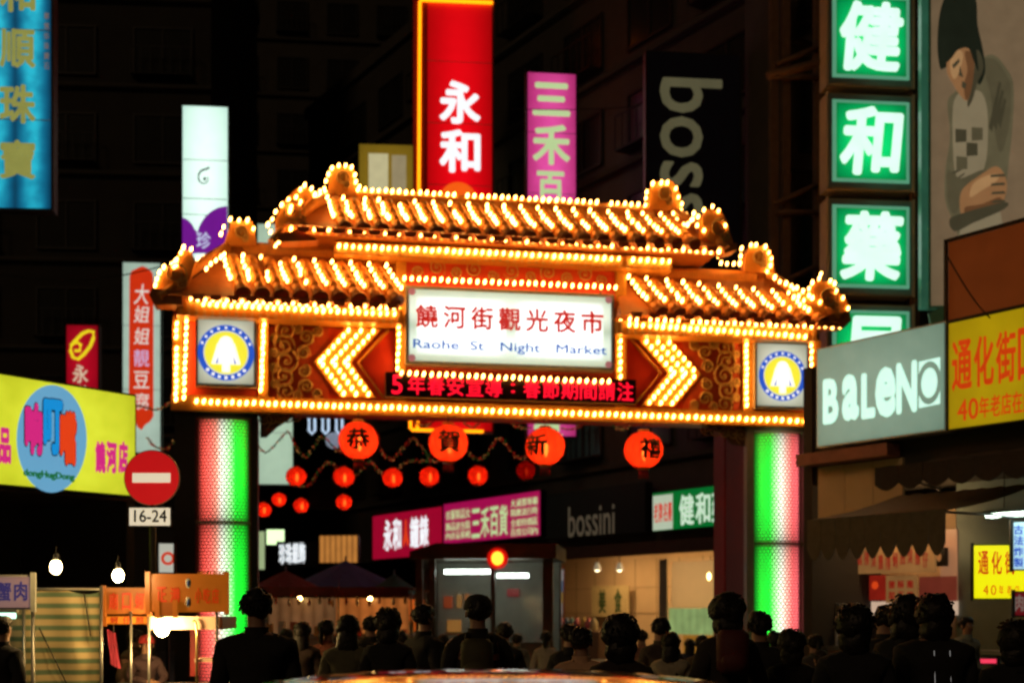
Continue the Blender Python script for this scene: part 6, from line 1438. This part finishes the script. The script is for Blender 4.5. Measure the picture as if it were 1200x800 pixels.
person('person in a cream jacket far back between the kiosk and the dim stall', 520, 742, 17, 170, (.40, .32, .22), 'short')
person('person in dull red far back left of the olive jacket', 336, 735, 17, 200, (.22, .05, .03), 'long')
person('person in grey far back at the foot of the kiosk glass', 606, 741, 18, 175, (.14, .14, .13))
person('person in a white top far back beside the kiosk post', 640, 738, 17, 165, (.42, .36, .30), 'tail')
person('person in pink brown far back right of the huge bushy head', 752, 737, 17, 190, (.34, .16, .12), 'short')
person('person in dark blue far back left of the tall brown one', 808, 747, 18, 180, (.04, .05, .10), 'long')
person('person in black wedged between the two round heads under the right column', 908, 738, 12.5, 170, DK)
person('person in dark grey left of the tousled head beside the leaning boards', 955, 742, 13.5, 190, (.07, .07, .07), 'tail')
person('person in black between the broad capped one and the kiosk post', 591, 728, 13, 185, DK, 'short')
person('person in black right of the white piping jacket', 1122, 752, 9.5, 175, DK, 'long')
person('person in tan with long hair in front of the amber stall', 470, 738, 16, 175, (.30, .18, .10), 'long')
def bag(label, px, py, Y, col, w_=.16, h_=.2):
    X = (px - 600) / F_PX * Y; z = EYE + (HOR - py) / F_PX * Y; e = empty('backpack', (X, Y - .22, z - h_), 0, label, 'bag')
    MB().ball((0, 0, h_), (w_, .10, h_), 16, 10, 0, lambda v: Vector((v.x * .92, v.y, v.z)) * (1 / max(abs(v.x), abs(v.z), .75)) * .8).obj('sack', mat('bag_' + label.split()[0], col, .7, 0, .3, 12), e)
    MB().ball((0, -.08, h_ * .65), (w_ * .65, .05, h_ * .4), 12, 8).obj('pocket', mat('bag_' + label.split()[0], col, .7), e)
    for sx in (-1, 1): MB().tube([(sx * w_ * .5, .04, h_ * .4), (sx * w_ * .55, .0, h_ * 1.2), (sx * w_ * .5, .12, h_ * 1.95)], .014, 5).obj('strap', BLACK, e)
bag('olive backpack on the broad person in the cap', 560, 772, 9.6, (.08, .07, .03)); bag('maroon backpack on the tall brown person by the maroon post', 852, 762, 8.6, (.12, .02, .02), .14, .18)

# ------------------------------------------------------------------ car in front of the camera (only its roof shows)
def car():
    e = empty('parked_car', (-.07, 3.95, 0), 0, 'dark car close to the camera, only the glossy roof curve showing', 'car')
    PAINT = mat('dark_car_paint', (.004, .003, .003), .09, 0, .1, 30, .0, .12); CG = mat('car_glass', (.01, .012, .012), .06, 0, .1, 4, 0); 
    # lower body loft: stations along y (rear at -2.2, nearest the camera)
    st = [(-2.2, .70, .35, .82), (-2.05, .80, .25, .93), (-1.2, .85, .22, .98), (0, .87, .22, .95), (1.1, .86, .22, .92), (1.9, .80, .25, .80), (2.15, .66, .35, .66)]
    vs = []; fs = []; n = 10
    for y, hw, zb, zt in st:
        for k in range(n):
            a = 2 * PI * k / n + PI / n; cx, cz = math.cos(a), math.sin(a); q = 1 / max(abs(cx), abs(cz)) ** .72; vs.append((cx * q * hw * .92, y, (zb + zt) / 2 + cz * q * (zt - zb) / 2 * .92))
    for i in range(len(st) - 1):
        for k in range(n): fs.append((i * n + k, (i + 1) * n + k, (i + 1) * n + (k + 1) % n, i * n + (k + 1) % n))
    fs += [tuple(range(n)), tuple((len(st) - 1) * n + k for k in range(n - 1, -1, -1))]
    b = MB(); b.add(vs, fs, True); b.obj('body', PAINT, e)
    NX, NY = 20, 10; vs = []
    for j in range(NY + 1):
        g = j / NY; y = -.32 + 1.6 * g
        for i in range(NX + 1):
            f = i / NX * 2 - 1; hw = .76 - .03 * (2 * g - 1) ** 2; z = 1.401 - .040 * abs(f) ** 2.6 - (.14 if g > .38 else .42) * abs(g - .38) ** 1.9; vs.append((f * hw, y, z))
    k0 = len(vs); vs += [(x, y, z - .03) for x, y, z in vs]; fs = []
    for j in range(NY):
        for i in range(NX): a = j * (NX + 1) + i; fs += [(a, a + 1, a + NX + 2, a + NX + 1), (k0 + a + NX + 1, k0 + a + NX + 2, k0 + a + 1, k0 + a)]
    b = MB(); b.add(vs, fs, True); b.obj('roof', PAINT, e)
    b = MB(); b.add([(-.7, -.32, 1.325), (.7, -.32, 1.325), (.74, -1.35, .97), (-.74, -1.35, .97)], [(3, 2, 1, 0)]); b.obj('rear_window', CG, e)
    b = MB(); b.add([(-.7, 1.27, 1.32), (.7, 1.27, 1.32), (.76, 1.75, .92), (-.76, 1.75, .92)], [(0, 1, 2, 3)]); b.obj('windscreen', CG, e)
    for s in (-1, 1):
        for y0, y1, y2, y3 in ((-.30, .42, .42, -1.2), (.46, 1.22, 1.6, .46)):
            b = MB(); b.add([(s * .73, y0, 1.34), (s * .73, y1, 1.35), (s * .82, y2, .96), (s * .82, y3, .96)], [(0, 1, 2, 3)]); b.obj('side_window', CG, e)
        b = MB(); b.ball((s * .92, 1.3, 1.0), (.09, .06, .07), 10, 7); b.obj('wing_mirror', PAINT, e)
        for y in (-1.35, 1.35):
            w_ = MB(); w_.cyl((s * .72, y, .31), (s * .90, y, .31), .31, 22); wo = w_.obj('wheel', BLACK, e); MB().cyl((s * .903, y, .31), (s * .915, y, .31), .19, 16).obj('rim', ALU, wo)
        b = MB(); b.box(min(s * .48, s * .70), max(s * .48, s * .70), -2.20, -2.12, .66, .80); b.obj('tail_light', mat('tail_light_red', (.4, .01, .01), .2), e)
        b = MB(); b.box(min(s * .42, s * .62), max(s * .42, s * .62), 2.06, 2.14, .52, .62); b.obj('headlight', mat('headlight_glass', (.5, .5, .5), .1), e)
    MB().box(-.75, .75, -2.26, -2.16, .38, .56).obj('bumper', PAINT, e)
car()
# overhead wires
for k, (a, c, Y) in enumerate((((-20, 318), (215, 305), 27), ((600, 128), (905, 95), 36), ((598, 170), (760, 172), 50), ((1110, 300), (1205, 392), 18.8))):
    P = [Vector(((px - 600) / F_PX * Y, Y, EYE + (HOR - py) / F_PX * Y)) for px, py in (a, c)]; pts = [P[0].lerp(P[1], i / 12) - P[0] - Vector((0, 0, .3 * math.sin(PI * i / 12))) for i in range(13)]
    b = MB(); b.tube(pts, .012, 4); o = b.obj('overhead_wire', BLACK); o.location = P[0]; tag(o, ['black cable crossing behind the left roof of the gate', 'black cable sagging from the pink sign to the corner building', 'short black cable beside the pink sign', 'thin cable crossing the rusty panel'][k], 'cable')
